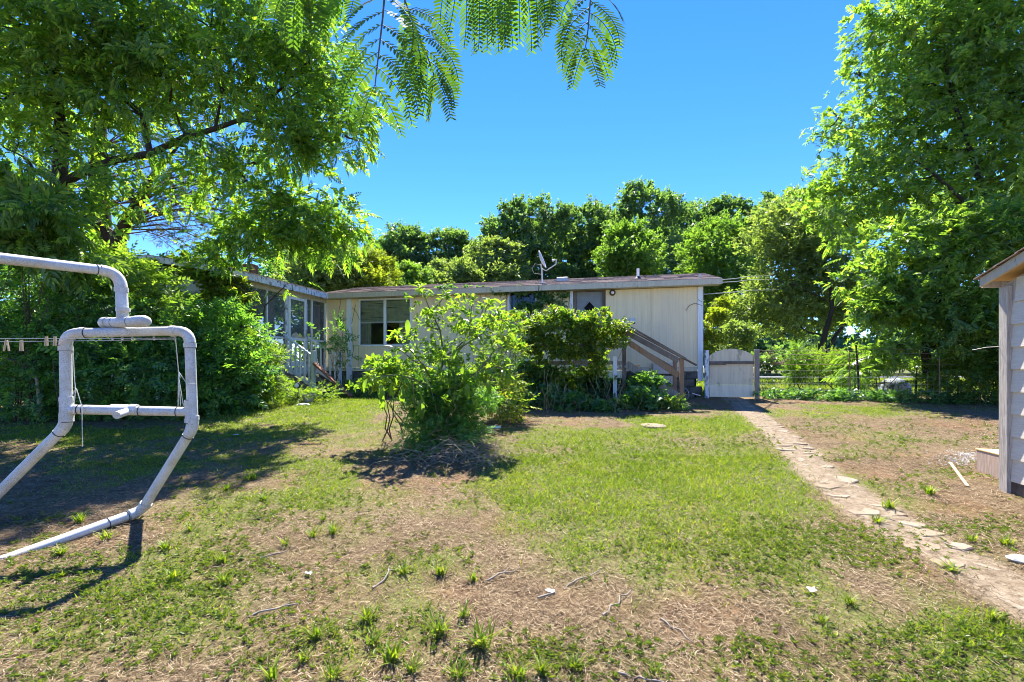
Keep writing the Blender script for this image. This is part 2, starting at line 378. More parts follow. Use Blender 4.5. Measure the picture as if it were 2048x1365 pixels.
def path_dist(x, y):
    x = np.asarray(x, float); y = np.asarray(y, float); d = np.full(x.shape, 1e9)
    for a, b in zip(PATH[:-1], PATH[1:]):
        ab = b-a; t = np.clip(((x-a[0])*ab[0]+(y-a[1])*ab[1])/(ab@ab), 0, 1)
        d = np.minimum(d, np.hypot(x-a[0]-t*ab[0], y-a[1]-t*ab[1]))
    return d
def pathm(x, y): return np.clip(1-(path_dist(x, y)-.17-.16*(fbm(x*2.2, y*2.2, 21)-.4))/.12, 0, 1)
def grassf(x, y):
    g = field(GRASS, x, y)+.12; n = fbm(x*1.6, y*1.6, 31, 4)+.5*(fbm(x*5, y*5, 33, 3)-.5)
    return np.clip((g*1.2+(n-.5)*1.7-.18)/.7, 0, 1)*(1-.78*pathm(x, y))
def weedf(x, y):
    g = field(WEEDS, x, y)+.12; n = fbm(x*2.3, y*2.3, 41, 4)
    return np.clip((g*1.2+(n-.5)*1.3-.2)/.7, 0, 1)*(1-.6*pathm(x, y))

def _ground_mat():
    t = NT('yard_ground'); v = t.coord()
    def attr(nm):
        q = t.n('ShaderNodeAttribute'); q.attribute_name = nm; return q.outputs['Fac']
    big = t.noise(v, 1.3, 5, .6); mid = t.noise(v, 6, 5, .65); fine = t.noise(v, 45, 5, .75); vf = t.noise(v, 150, 3, .7)
    lit = t.ramp(fine, [(.30, (.062, .039, .022)), (.45, (.14, .094, .054)), (.58, (.235, .172, .10)), (.75, (.37, .295, .19))])
    clay = t.ramp(fine, [(.3, (.11, .056, .028)), (.55, (.23, .13, .066)), (.8, (.31, .21, .12))])
    c = t.mix(t.ramp(big, [(.50, 0.), (.68, .8)]), lit, clay)
    c = t.mix(t.ramp(mid, [(.48, 0.), (.66, .75)]), c, (.075, .045, .026))
    gr = t.ramp(fine, [(.3, (.03, .05, .010)), (.5, (.085, .12, .020)), (.68, (.15, .19, .03)), (.85, (.27, .26, .09))])
    gm = t.math('MULTIPLY', attr('green'), t.ramp(t.noise(v, 22, 4, .7), [(.36, .35), (.58, 1.)]))
    c = t.mix(gm, c, gr)
    sand = t.ramp(t.noise(v, 18, 6, .7), [(.3, (.17, .125, .08)), (.5, (.28, .225, .155)), (.75, (.40, .335, .245))])
    c = t.mix(t.math('MULTIPLY', attr('path'), t.ramp(mid, [(.3, .55), (.6, 1.)])), c, sand)
    h = t.math('ADD', t.math('MULTIPLY', fine, .7), t.math('MULTIPLY', vf, .3))
    t.pbr(c, .95, .1, bump=h, bstr=.9, bdist=.02); return t.m
M['ground'] = _ground_mat()

def _axis(lo, hi, step, far_lo, far_hi):
    core = np.arange(lo, hi+1e-6, step); out = [core]; s, p, up = step, hi, []
    while p < far_hi: s *= 1.22; p += s; up.append(min(p, far_hi))
    s, p, dn = step, lo, []
    while p > far_lo: s *= 1.22; p -= s; dn.append(max(p, far_lo))
    return np.concatenate([np.array(dn[::-1]), core, np.array(up)])
gx, gy = _axis(-9, 10, .085, -700, 700), _axis(1.2, 13.5, .085, -120, 900)
GX, GY = np.meshgrid(gx, gy)
GZ = gz(GX, GY); nx_ = len(gx)
idx = (np.arange(len(gy)-1)[:, None]*nx_+np.arange(nx_-1)[None, :]).ravel()
ground = rawmesh('ground', np.stack([GX, GY, GZ], -1).reshape(-1, 3), np.stack([idx, idx+1, idx+nx_+1, idx+nx_], 1), M['ground'], kind='structure', smooth=True)
beyond = np.clip((GY-12.6)/1.0, 0, 1)*np.clip(.55+fbm(GX*.25, GY*.25, 8)*.8, 0, 1)
gatt = np.maximum(np.maximum(grassf(GX, GY), .8*weedf(GX, GY))*.85, beyond)
for nm, arr in (('green', gatt), ('path', pathm(GX, GY))):
    a = ground.data.attributes.new(nm, 'FLOAT', 'POINT'); a.data.foreach_set('value', np.asarray(arr, np.float32).ravel())

# the road that passes behind the fence: a low sheet on the ground
xs = np.linspace(5, 60, 23); mb = MB()
vs = [(x, 33+.05*x+w, float(gz(x, 33+.05*x+w))+.02) for x in xs for w in (0, 5.)]
mb.add(vs, [(2*i, 2*i+2, 2*i+3, 2*i+1) for i in range(len(xs)-1)])
mb.build('road', M['road'], kind='structure')

# ------------------------------------------------------------------ garden path: sandy strip with flat stones sunk in it
def along(poly, step):
    out = []; rest = 0.
    for a, b in zip(poly[:-1], poly[1:]):
        L = np.linalg.norm(b-a); t = rest
        while t < L: out.append((a+(b-a)*t/L, (b-a)/L)); t += step
        rest = t-L
    return out
def _sand():
    t = NT('sandy_path'); v = t.coord(); a = t.noise(v, 14, 6, .7); f = t.noise(v, 70, 4, .7)
    c = t.ramp(a, [(.3, (.115, .084, .054)), (.5, (.215, .168, .115)), (.72, (.32, .265, .19))])
    c = t.mix(t.ramp(f, [(.55, 0.), (.7, .6)]), c, (.17, .105, .065))
    t.pbr(c, .95, .1, bump=f, bstr=.8, bdist=.012); return t.m
M['sand'] = _sand()
def _flag():
    t = NT('tan_flagstone'); v = t.coord(); a = t.noise(v, 9, 6, .7); f = t.noise(v, 60, 4, .7); g = t.n('ShaderNodeObjectInfo')
    c = t.mix(g.outputs['Random'], t.ramp(a, [(.3, (.18, .14, .095)), (.6, (.30, .24, .17))]), t.ramp(a, [(.3, (.20, .168, .126)), (.6, (.32, .275, .21))]))
    c = t.mix(t.ramp(f, [(.55, 0.), (.68, .6)]), c, (.2, .13, .08)); c = t.mix(t.ramp(t.noise(v, 4.5, 5, .7), [(.48, 0.), (.62, .75)]), c, (.27, .18, .12))
    t.pbr(c, .95, .1, bump=f, bstr=.8, bdist=.008); return t.m
M['flag'] = _flag()
pts = along(PATH, .1); vs = []; fs = []
for i, (p, d) in enumerate(pts):
    n = np.array((-d[1], d[0]))
    for k, o in enumerate((-1, -.55, 0, .55, 1)):
        w = .29*(1+.7*(float(fbm(p[0]*2+k*7.3, p[1]*2, 51))-.5)); q = p+n*o*w
        vs.append((q[0], q[1], float(gz(q[0], q[1]))+(.010 if abs(o) < .9 else -.012)))
for i in range(len(pts)-1):
    for k in range(4): fs.append((i*5+k, i*5+k+1, (i+1)*5+k+1, (i+1)*5+k))
path = rawmesh('path', np.array(vs), np.array(fs), M['sand'], kind='structure', smooth=True)
for i, (p, d) in enumerate(along(PATH, .235)):
    n = np.array((-d[1], d[0]))
    for sd in (-1, 1):
        if random.random() < .3: continue
        c = p+n*sd*(.115+random.uniform(-.03, .03))+d*random.uniform(-.05, .05)
        z = float(gz(*c)); m_ = random.choice((6, 7, 8)); ra, rb = random.uniform(.10, .145), random.uniform(.10, .15); a0 = random.uniform(0, 6)
        ring = []
        for k in range(m_):
            an = a0+2*math.pi*k/m_+random.uniform(-.2, .2); rr = random.uniform(.72, 1.15)
            ring.append(c+n*math.cos(an)*ra*rr+d*math.sin(an)*rb*rr)
        h = random.uniform(.006, .013); tl = np.array((random.uniform(-.06, .06), random.uniform(-.06, .06)))
        top = [(q[0]*.93+c[0]*.07, q[1]*.93+c[1]*.07, z+h+float((q-c)@tl)) for q in ring]
        mid = [(q[0], q[1], z+h-.008+float((q-c)@tl)) for q in ring]; bot = [(q[0], q[1], z-.05) for q in ring]
        mb = MB(); mb.add(top+mid+bot, [tuple(range(m_))]+[(a*m_+k, (a+1)*m_+k, (a+1)*m_+(k+1) % m_, a*m_+(k+1) % m_) for a in (0, 1) for k in range(m_)])
        mb.build('paving_stone', M['flag'], path)

# ------------------------------------------------------------------ the mobile home
house = thing('mobile_home', 'long low cream mobile home with a shallow brown shingle roof', 'mobile home', HO, HA, True)
FLZ = 1.53; EAVZ = 3.70; WL = -11.40; DEP = 4.6; RY = 2.25; RZ = 4.50
wx0, wx1 = hx(720), hx(820.5); wzt, wzb = hz(600, (wx0+wx1)/2), hz(690, (wx0+wx1)/2)
w2x0, w2x1 = hx(1019), hx(1072); w2zt, w2zb = hz(582, w2x0), hz(660, w2x0)
dx0, dx1 = hx(1147), hx(1211); dzt = hz(579, dx0)
OPEN = [(wx0, wx1, wzb, wzt), (w2x0, w2x1, w2zb, w2zt), (dx0, dx1, FLZ, dzt)]
seams = [0., hx(1302)]; sp = (hx(1302)-hx(717))/7
while seams[-1]-sp > WL: seams.append(seams[-1]-sp)
seams.append(WL)
def wall_cells(mb, x0, x1, z0, z1, y0, y1):
    """box cells of a wall stretch, left open where a window or the door is"""
    xs = sorted({x0, x1, *[q for o in OPEN for q in o[:2] if x0 < q < x1]}); zs = sorted({z0, z1, *[q for o in OPEN for q in o[2:] if z0 < q < z1]})
    for a, b in zip(xs[:-1], xs[1:]):
        for c, d in zip(zs[:-1], zs[1:]):
            mx, mz = (a+b)/2, (c+d)/2
            if any(o[0] < mx < o[1] and o[2] < mz < o[3] for o in OPEN): continue
            mb.box2((a, y0, c), (b, y1, d))
for a, b in zip(seams[1:], seams[:-1]):
    mb = MB(); wall_cells(mb, a+.005, b-.005, FLZ, EAVZ, 0., .05); mb.build('wall_panel', M['wall'], house)
mb = MB()                                                           # core behind the panels: ends, back wall, floor, ceiling
wall_cells(mb, WL+.02, -.02, FLZ+.02, EAVZ-.01, .051, .09)
mb.box2((-.06, .092, FLZ), (-.003, DEP, EAVZ)); mb.box2((WL, .092, FLZ), (WL+.06, DEP, EAVZ)); mb.box2((WL, DEP+.001, FLZ), (0, DEP+.06, EAVZ))
mb.prism([(-.004, .02, EAVZ), (-.004, DEP, EAVZ), (-.004, RY, RZ-.12)], (-.05, 0, 0))
mb.build('wall', M['wall'], house)
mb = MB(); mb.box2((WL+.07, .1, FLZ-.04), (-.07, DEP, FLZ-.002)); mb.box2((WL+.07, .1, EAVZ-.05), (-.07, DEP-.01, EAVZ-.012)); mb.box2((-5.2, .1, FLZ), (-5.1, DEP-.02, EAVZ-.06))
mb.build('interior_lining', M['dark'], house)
# roof: two low slopes laid in courses, fascia and gutterless drip board
mb = MB(); ne = 11; EY = -.27; EZ = 3.86; RL, RR = WL-.15, .42
sl = (RZ-EZ)/(RY-EY)
for k in range(ne):
    ya, yb = EY+(RY-EY)*k/ne, EY+(RY-EY)*(k+1)/ne+.03
    za, zb = EZ+sl*(ya-EY), EZ+sl*(yb-EY)
    n_ = 26
    for j in range(n_):
        xa, xb = RL+(RR-RL)*j/n_, RL+(RR-RL)*(j+1)/n_; l = random.uniform(0, .006)
        mb.add([(xa, ya, za+.014+l), (xb, ya, za+.014+l), (xb, yb, zb+.002), (xa, yb, zb+.002), (xa, ya, za-.004), (xb, ya, za-.004)], [(0, 1, 2, 3), (4, 5, 1, 0)])
BY = 2*RY-EY
mb.add([(RL, RY-.0, RZ+.006), (RR, RY, RZ+.006), (RR, BY, EZ), (RL, BY, EZ)], [(0, 1, 2, 3)])
mb.add([(RL, EY, EZ-.02), (RR, EY, EZ-.02), (RR, RY, RZ-.03), (RL, RY, RZ-.03), (RR, BY, EZ-.02), (RL, BY, EZ-.02)], [(3, 2, 1, 0), (3, 5, 4, 2)])
roof = mb.build('roof', M['roof'], house)
mb = MB(); mb.box2((RL, EY-.025, EZ-.155), (RR, EY-.002, EZ-.006)); mb.build('fascia', M['fascia'], house)
mb = MB(); mb.box2((RL, EY, EZ-.15), (RR-.02, -.002, EZ-.13)); mb.build('soffit', M['fascia'], house)
mb = MB()
for s in (0, 1):
    y0, z0, y1, z1 = (EY, EZ-.02, RY, RZ-.02) if s == 0 else (RY, RZ-.02, BY, EZ-.02)
    mb.prism([(RR+.001, y0, z0), (RR+.001, y1, z1), (RR+.001, y1, z1-.13), (RR+.001, y0, z0-.13)], (.022, 0, 0))
mb.build('rake_board', M['fascia'], house)
mb = MB(); x_ = hx(1285, 0); mb.box2((hx(1395), -.028, hz(762, 0)), (.012, -.001, EAVZ)); mb.box2((-.001, .0, hz(762, 0)), (.013, .12, EAVZ)); mb.build('corner_trim', M['whiteclean'], house)
mb = MB(); a, b = hx(695.5), hx(704.5); mb.box2((a, -.075, hz(760, a)), (b, -.002, EAVZ-.0)); mb.box2((a-.01, -.078, 2.2), (b+.01, -.001, 2.23)); mb.box2((a-.01, -.078, 3.2), (b+.01, -.001, 3.23)); mb.build('downspout', M['whiteclean'], house)
mb = MB(); mb.box2((WL, -.012, FLZ-.11), (hx(1394), -.001, FLZ-.004)); mb.build('bottom_trim', M['fascia'], house)
# window: double unit of two sashes, glass, blinds above and drapes below
def window(x0, x1, z0, z1, nsash, hung=True):
    f = MB(); t = .045
    f.box2((x0-t, -.018, z0-t), (x0, .06, z1+t)); f.box2((x1, -.018, z0-t), (x1+t, .06, z1+t)); f.box2((x0, -.018, z1), (x1, .06, z1+t)); f.box2((x0, -.022, z0-t), (x1, .06, z0))
    w = (x1-x0)/nsash
    for k in range(1, nsash): f.box2((x0+k*w-.035, -.016, z0), (x0+k*w+.035, .06, z1))
    fr = f.build('window', M['whiteclean'], house, bevel=.003)
    for k in range(nsash):
        a, b = x0+k*w+(.035 if k else .0), x0+(k+1)*w-(.035 if k < nsash-1 else 0.); zm = (z0+z1)/2
        s = MB()
        for q0, q1, yy in ((z0, zm, .022), (zm, z1, .006)):
            s.box2((a, yy, q0), (a+.025, yy+.02, q1)); s.box2((b-.025, yy, q0), (b, yy+.02, q1)); s.box2((a+.025, yy, q0), (b-.025, yy+.02, q0+.026)); s.box2((a+.025, yy, q1-.02), (b-.025, yy+.02, q1))
        s.build('sash', M['dark'] if False else M['metal'], fr)
        g = MB(); g.box2((a+.025, .030, z0+.026), (b-.025, .034, zm-.02)); g.box2((a+.025, .014, zm+.026), (b-.025, .018, z1-.02)); g.build('pane', M['glass'], fr)
        if not hung: continue
        bl = MB(); nb = 9
        for j in range(nb):
            zc = z1-.03-(z1-zm-.05)*(j+.5)/nb; hgt = (z1-zm-.05)/nb*random.uniform(.9, 1.08); dz = random.uniform(-.012, .012)
            bl.add([(a+.02, .045+.01*(j % 2), zc+hgt/2+dz), (b-.02, .045+.01*(j % 2), zc+hgt/2-dz), (b-.02, .04, zc-hgt/2-dz), (a+.02, .04, zc-hgt/2+dz)], [(3, 2, 1, 0)])
        bl.build('blind', M['blind'], fr)
        cu = MB(); c0, c1 = (a+.01, a+.42*(b-a)) if k == 0 else (a+.5*(b-a), b-.01)
        n_ = 26; vs = []
        for j in range(n_+1):
            x = c0+(c1-c0)*j/n_; y = .085+.025*math.sin(j*1.7)+.01*math.sin(j*.9); vs += [(x, y, zm+.05), (x+.01*math.sin(j*.5), y, z0-.1)]
        cu.add(vs, [(2*j, 2*j+2, 2*j+3, 2*j+1) for j in range(n_)], True); cu.build('curtain', M['curtain'], fr)
    return fr
window(wx0, wx1, wzb, wzt, 2); window(w2x0, w2x1, w2zb, w2zt, 1, False)
# back door with a diamond light
mb = MB(); t = .085
mb.box2((dx0-.004, -.02, FLZ), (dx0+t, .07, dzt-t)); mb.box2((dx1-t, -.02, FLZ), (dx1+.004, .07, dzt-t)); mb.box2((dx0-.004, -.021, dzt-t), (dx1+.004, .07, dzt+.004))
door = mb.build('door', M['darkwood'], house, bevel=.003)
ixa, ixb = dx0+t, dx1-t; cx_, cz_ = (ixa+ixb)/2, hz(614, dx0)-.04; dw = .165
mb = MB(); yf = .035
outer = [(ixa, yf, FLZ), (ixb, yf, FLZ), (ixb, yf, dzt-t), (ixa, yf, dzt-t)]
dia = [(cx_, yf, cz_-dw*1.1), (cx_+dw, yf, cz_), (cx_, yf, cz_+dw*1.1), (cx_-dw, yf, cz_)]
mb.add(outer+dia, [(0, 1, 5, 4), (1, 2, 6, 5), (2, 3, 7, 6), (3, 0, 4, 7)])
mb.box2((ixa, yf+.03, FLZ), (ixb, yf+.04, dzt-t)); leaf = mb.build('door_leaf', M['doorgrey'], door)
mb = MB()
for a, b in zip(dia, dia[1:]+dia[:1]):
    mb.beam(np.array(a)+(0, -.006, 0), np.array(b)+(0, -.006, 0), .014, .022, up=(0, 1, 0))
mb.build('diamond_frame', M['doorgrey'], door)
mb = MB(); mb.add([(p[0], yf+.012, p[2]) for p in dia], [(0, 1, 2, 3)]); mb.build('pane', M['dark'], door)
mb = MB(); mb.lathe((ixa+.06, yf-.06, FLZ+.95), (0, 1, 0), [(0, .001), (.002, .026), (.03, .028), (.045, .012), (.06, .012)], 12); mb.build('handle', M['metal'], door)
mb = MB(); mb.box2((dx0-.10, -.055, FLZ), (dx0-.012, -.003, hz(583, dx0))); mb.build('storm_door_edge', M['white'], house)
# porch light, water meter box, power outlet, vents and pipe
lx, lz = hx(1225), hz(586, hx(1225)); mb = MB(); mb.lathe((lx, -.001, lz), (0, -1, 0), [(0, .085), (.03, .085), (.05, .05), (.05, .001)], 18); lt = mb.build('porch_light', M['twig'], house)
mb = MB(); mb.lathe((lx, -.05, lz), (0, -1, -.25), [(0, .03), (.05, .045), (.11, .04), (.13, .001)], 14); mb.build('bulb', M['white_plastic'], lt)
ox, oz = hx(1265.5), hz(642, hx(1265.5)); mb = MB(); mb.box2((ox-.072, -.045, oz-.05), (ox+.072, -.001, oz+.075)); ot = mb.build('utility_box', M['dishgrey'], house, bevel=.004)
mb = MB()
for q in (-.045, 0, .045): mb.box2((ox+q-.013, -.0475, oz-.02), (ox+q+.013, -.0455, oz+.055))
mb.build('raised_number', M['metal'], ot)
mb = MB(); mb.box2((ox-.055, -.035, oz-.085), (ox-.012, -.001, oz-.052)); mb.box2((ox+.02, -.035, oz-.085), (ox+.06, -.001, oz-.052)); mb.build('socket', M['black'], ot)
def roofpt(px, frac):
    y = EY+(RY-EY)*frac; x = hx(px, y); return x, y, EZ+sl*(y-EY)
x, y, z = roofpt(1125, .55); mb = MB(); mb.prism([(x-.17, y-.12, z-.02), (x+.17, y-.12, z-.02), (x+.17, y+.12, z+.02), (x-.17, y+.12, z+.02)], (0, .02, .13)); mb.build('roof_vent', M['metal'], house, bevel=.01)
x, y, z = roofpt(1276, .45); mb = MB(); mb.tube([(x, y, z-.05), (x, y, z+.30)], .04, 12); pp = mb.build('vent_pipe', M['white_plastic'], house)
mb = MB(); mb.lathe((x, y, z-.03), (0, 0, 1), [(0, .13), (.05, .10), (.09, .05), (.10, .042)], 14); mb.build('flashing', M['black'], pp)
x, y, z = roofpt(1400, .2); mb = MB(); mb.tube([(x, y, z-.05), (x, y, z+.10)], .03, 10); mb.build('vent_pipe', M['metal'], house)
# cinder block skirt under the wall, laid block by block
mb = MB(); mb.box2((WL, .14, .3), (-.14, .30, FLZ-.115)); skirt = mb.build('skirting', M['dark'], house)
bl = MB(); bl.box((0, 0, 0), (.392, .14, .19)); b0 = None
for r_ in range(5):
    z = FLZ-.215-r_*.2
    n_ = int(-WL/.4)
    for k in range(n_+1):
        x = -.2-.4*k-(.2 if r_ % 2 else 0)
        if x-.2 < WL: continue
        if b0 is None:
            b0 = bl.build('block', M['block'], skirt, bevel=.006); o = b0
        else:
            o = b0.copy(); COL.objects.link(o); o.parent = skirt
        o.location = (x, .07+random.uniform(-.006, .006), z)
mb = MB(); bx = hx(1327); mb.box2((bx-.28, -.10, hz(748, bx)), (bx+.28, -.02, hz(727, bx))); mb.build('meter_box', M['metal'], house, bevel=.006)
mb = MB(); bx = hx(1335); mb.box2((bx-.16, -.12, hz(770, bx)), (bx+.12, -.03, hz(752, bx))); mb.build('faucet_box', M['fascia'], house, bevel=.006)
# bare vines that have climbed the wall
mb = MB()
for pl in ([(690, 735), (681, 700), (688, 660), (676, 640), (683, 600), (680, 590)], [(700, 740), (708, 700), (704, 650), (712, 610)], [(1404, 612), (1390, 607), (1378, 612), (1372, 622)], [(1404, 605), (1396, 600)], [(706, 616), (714, 625), (720, 640)]):
    mb.tube([(hx(a), -.03 if a > 704 else -.03, hz(b, hx(a))) for a, b in pl], .006, 5)
mb.build('bare_vine', M['twig'], house)

# satellite dish on the roof edge
x, y, z = roofpt(1085, .25); base = hw(x, y, z)
dish = thing('satellite_dish', 'small grey satellite dish on a mast at the roof edge, seen side on', 'satellite dish', base)
Yd = base[1]
mb = MB(); mb.tube([base+(0, 0, -.03), P(1083.5, 540, Yd), P(1082, 528, Yd)], .022, 10); mb.beam(base+(-.09, -.02, .012), base+(.09, -.02, .012), .12, .02); mb.build('mast', M['dishgrey'], dish)
a, b = P(1077, 502, Yd-.12), P(1091, 537, Yd-.12); c = (a+b)/2; v_ = (b-a)/2; R_ = np.linalg.norm(v_)
ax = np.array((.90, -.22, .37)); ax -= v_*np.dot(ax, v_)/np.dot(v_, v_); ax /= np.linalg.norm(ax)
mb = MB(); mb.lathe(c-ax*.05, ax, [(0, .001), (.004, .09), (.02, R_*.6), (.06, R_*.98), (.075, R_), (.062, R_*.94), (.03, R_*.6), (.014, .09), (.012, .001)], 26); mb.build('reflector', M['dishgrey'], dish)
e0, e1, e2 = P(1084, 538, Yd-.05), P(1092, 542, Yd-.1), P(1112, 529, Yd-.22)
mb = MB(); mb.tube([e0, e1, e2], .014, 8); mb.build('feed_arm', M['dishgrey'], dish)
mb = MB(); f0 = P(1112.5, 520, Yd-.22); mb.tube([e2, f0, P(1106, 521, Yd-.2)], [.016, .02, .03], 10); mb.tube([P(1107, 521, Yd-.2), P(1104.5, 522, Yd-.19)], [.032, .034], 12); mb.build('feed_horn', M['dishgrey'], dish)
mb = MB(); mb.tube([P(1081, 530, Yd), P(1070, 528, Yd), P(1064, 538, Yd), P(1068, 547, Yd), P(1082, 549, Yd)], .006, 5); mb.build('cable', M['wirepale'], dish)
mb = MB(); q = base; mb.tube([q, hw(x, EY-.04, EZ-.02), hw(x-.02, EY-.04, EZ-.3), hw(x-.02, -.03, EZ-.5), hw(x-.03, -.03, 2.0)], .009, 6)
mb.build('down_cable', M['black'], dish)
# ------------------------------------------------------------------ screened porch wing at the left end
PX = -11.40                       # the porch's right side stands on local x = PX and runs towards the yard (negative y)
porch = thing('screened_porch', 'screened porch wing with peeling white posts and a low gable, half under vines', 'porch', HO, HA, True)
PYF = -3.75; PXL = PX-4.4; PZE = 3.72
def pz(py, y): return CAMZ-(py-HORY)/FPX*hw(PX, y)[1]
def py_(px): return hy_at(px, PX)
ST = [(497, .05), (533, .045), (572, .10), (611, .10), (623, .045), (655, .06)]
mb = MB(); mb.box2((PX-.05, PYF, PZE-.13), (PX+.02, -.03, PZE)); mb.build('top_plate', M['fascia'], porch)
mb = MB(); mb.box2((PX-.10, PYF-.3, PZE+.02), (PX+.24, -.02, PZE+.06)); mb.build('soffit', M['peel'], porch)
mb = MB(); mb.box2((PX+.241, PYF-.3, PZE-.03), (PX+.265, -.28, PZE+.13)); mb.build('fascia', M['peel'], porch)
for px, w in ST:
    y = py_(px); y = min(y, -.06)
    mb = MB(); mb.box2((PX-.045, y-w/2, FLZ), (PX+.03, y+w/2, PZE-.131)); mb.build('post', M['peel'] if w > .09 else M['white'], porch, bevel=.003)
y = PYF; mb = MB(); mb.box2((PX-.045, y, FLZ-.9), (PX+.03, y+.09, PZE-.131)); mb.build('post', M['peel'], porch, bevel=.003)
sr = FLZ+.80
def rail(y0, y1, z, h=.05): mb = MB(); mb.box2((PX-.03, y0, z), (PX+.034, y1, z+h)); mb.build('rail', M['white'], porch, bevel=.003)
D0, D1 = py_(572)+.05, py_(611)-.05
rail(PYF+.09, D0-.1, sr); rail(D1+.1, -.09, sr); rail(PYF+.09, D0-.1, FLZ+.02); rail(D1+.1, -.09, FLZ+.02)
for a, b in ((PYF+.09, D0-.1), (D1+.1, -.09)):
    mb = MB(); mb.box2((PX-.012, a, FLZ+.07), (PX-.008, b, PZE-.13)); mb.build('screen', M['screen'], porch)
# screen door, torn in its lower panel
mb = MB(); fz0, fz1 = FLZ+.03, PZE-.16; t = .075; xa, xb = PX+.031, PX+.062
mb.box2((xa, D0, fz0), (xb, D0+t, fz1)); mb.box2((xa, D1-t, fz0), (xb, D1, fz1)); mb.box2((xa, D0+t, fz1-t), (xb, D1-t, fz1)); mb.box2((xa, D0+t, fz0), (xb, D1-t, fz0+.14)); mb.box2((xa, D0+t, sr-.02), (xb, D1-t, sr+.06))
dr = mb.build('screen_door', M['whiteclean'], porch, bevel=.003)
mb = MB(); mb.box2((xa+.012, D0+t, sr+.06), (xa+.016, D1-t, fz1-t)); mb.build('screen', M['screen'], dr)
mb = MB(); vs = []
for j in range(9): yy = D0+t+(D1-t-D0-t)*j/8; vs += [(xb+.004, yy, sr+.06), (xb+.03+.05*math.sin(j*.9)**2, yy, sr+.14+.07*math.sin(j*.8))]
mb.add(vs, [(2*j, 2*j+2, 2*j+3, 2*j+1) for j in range(8)]); mb.build('torn_screen', M['curtain'], dr)
mb = MB(); mb.tube([(xb, D1-.04, FLZ+.98), (xb+.04, D1-.04, FLZ+.98), (xb+.04, D1-.04, FLZ+1.1), (xb, D1-.04, FLZ+1.1)], .009, 6); mb.build('handle', M['metal'], dr)
# floor, far wall, drapes hung inside the screen
mb = MB(); mb.box2((PXL, PYF+.05, FLZ-.16), (PX-.05, -.03, FLZ-.005)); mb.build('floor', M['greywood'], porch)
mb = MB(); mb.box2((PX+.005, PYF, FLZ-.2), (PX+.028, -.03, FLZ-.002)); mb.build('rim_board', M['peel'], porch)
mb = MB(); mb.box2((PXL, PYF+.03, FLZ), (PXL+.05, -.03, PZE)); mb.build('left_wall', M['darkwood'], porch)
def drape(y0, y1, z0, z1, m, slant=0.):
    mb = MB(); n_ = 22; vs = []
    for j in range(n_+1):
        y = y0+(y1-y0)*j/n_; x = PX-.16+.03*math.sin(j*1.9)
        vs += [(x, y, z1), (x, y+slant*.2, z0+slant*abs(math.sin(j*.35)))]
    mb.add(vs, [(2*j, 2*j+2, 2*j+3, 2*j+1) for j in range(n_)], True); return mb.build('drape', m, porch)
drape(py_(500), py_(528), sr-.05, PZE-.14, M['curtain']); drape(py_(536), py_(556), sr-.1, PZE-.2, M['blind'], .3); drape(py_(630), py_(648), FLZ+1.2, PZE-.2, M['blind'])
mb = MB()
for j in range(7): mb.beam((PX-.11, py_(534), sr+.10+.075*j), (PX-.11, py_(556), sr+.22+.075*j), .01, .05)
mb.build('fallen_blind', M['blind'], porch)
# gable end towards the yard: boards above a trim, pale studs below, bays closed by an added dark sheet
gx0, gx1 = PXL-.28, PX+.24; gxm = (PXL+PX)/2; gzr = 4.28; gze = PZE+.14
nb = 22
for k in range(nb):
    a, b = gx0+.25+(gx1-gx0-.5)*k/nb, gx0+.25+(gx1-gx0-.5)*(k+1)/nb-.008
    zt = lambda x: gze-.03+(gzr-gze)*(1-abs(x-gxm)/((gx1-gx0)/2))
    mb = MB(); mb.prism([(a, PYF-.02, 3.42), (b, PYF-.02, 3.42), (b, PYF-.02, zt(b)), (a, PYF-.02, zt(a))], (0, .022, 0)); mb.build('gable_plank', M['greenwhite'], porch)
mb = MB(); mb.box2((gx0+.2, PYF-.045, 3.31), (gx1-.2, PYF-.021, 3.42)); mb.build('gable_trim', M['fascia'], porch)
for k in range(7):
    x = PXL+.03+(PX-.06-PXL)*k/6
    mb = MB(); mb.box2((x-.03, PYF-.02, FLZ-.9), (x+.03, PYF+.03, 3.309)); mb.build('stud', M['peel'], porch)
mb = MB(); mb.box2((PXL, PYF+.006, FLZ-.1), (PX-.05, PYF+.02, 3.3)); mb.build('light_blocking_sheet', M['darkwood'], porch)  # added solid sheet, keeps daylight out of the porch behind the screens
mb = MB()
for s in (-1, 1):
    xe = gx0 if s < 0 else gx1
    mb.prism([(xe, PYF-.32, gze), (gxm, PYF-.32, gzr), (gxm, PYF-.32, gzr+.03), (xe, PYF-.32, gze+.03)], (0, 3.72+(.02), 0))
rfp = mb.build('roof', M['roof'], porch)
mb = MB()
for s in (-1, 1):
    xe = gx0 if s < 0 else gx1
    mb.prism([(xe, PYF-.345, gze-.13), (gxm, PYF-.345, gzr-.13), (gxm, PYF-.345, gzr+.01), (xe, PYF-.345, gze+.01)], (0, .024, 0))
mb.build('rake_board', M['peel'], porch)
mb = MB(); mb.box2((hx(490, -2.6)-.0, -2.7, 3.95), (hx(490, -2.6)+.30, -2.45, 4.30)); mb.build('roof_vent', M['twig'], porch, bevel=.01)
mb = MB()
for k in range(4): mb.box2((PXL+.2+k*1.3, PYF+.2, .3), (PXL+.4+k*1.3, PYF+.4, FLZ-.16))
mb.build('pier', M['block'], porch)

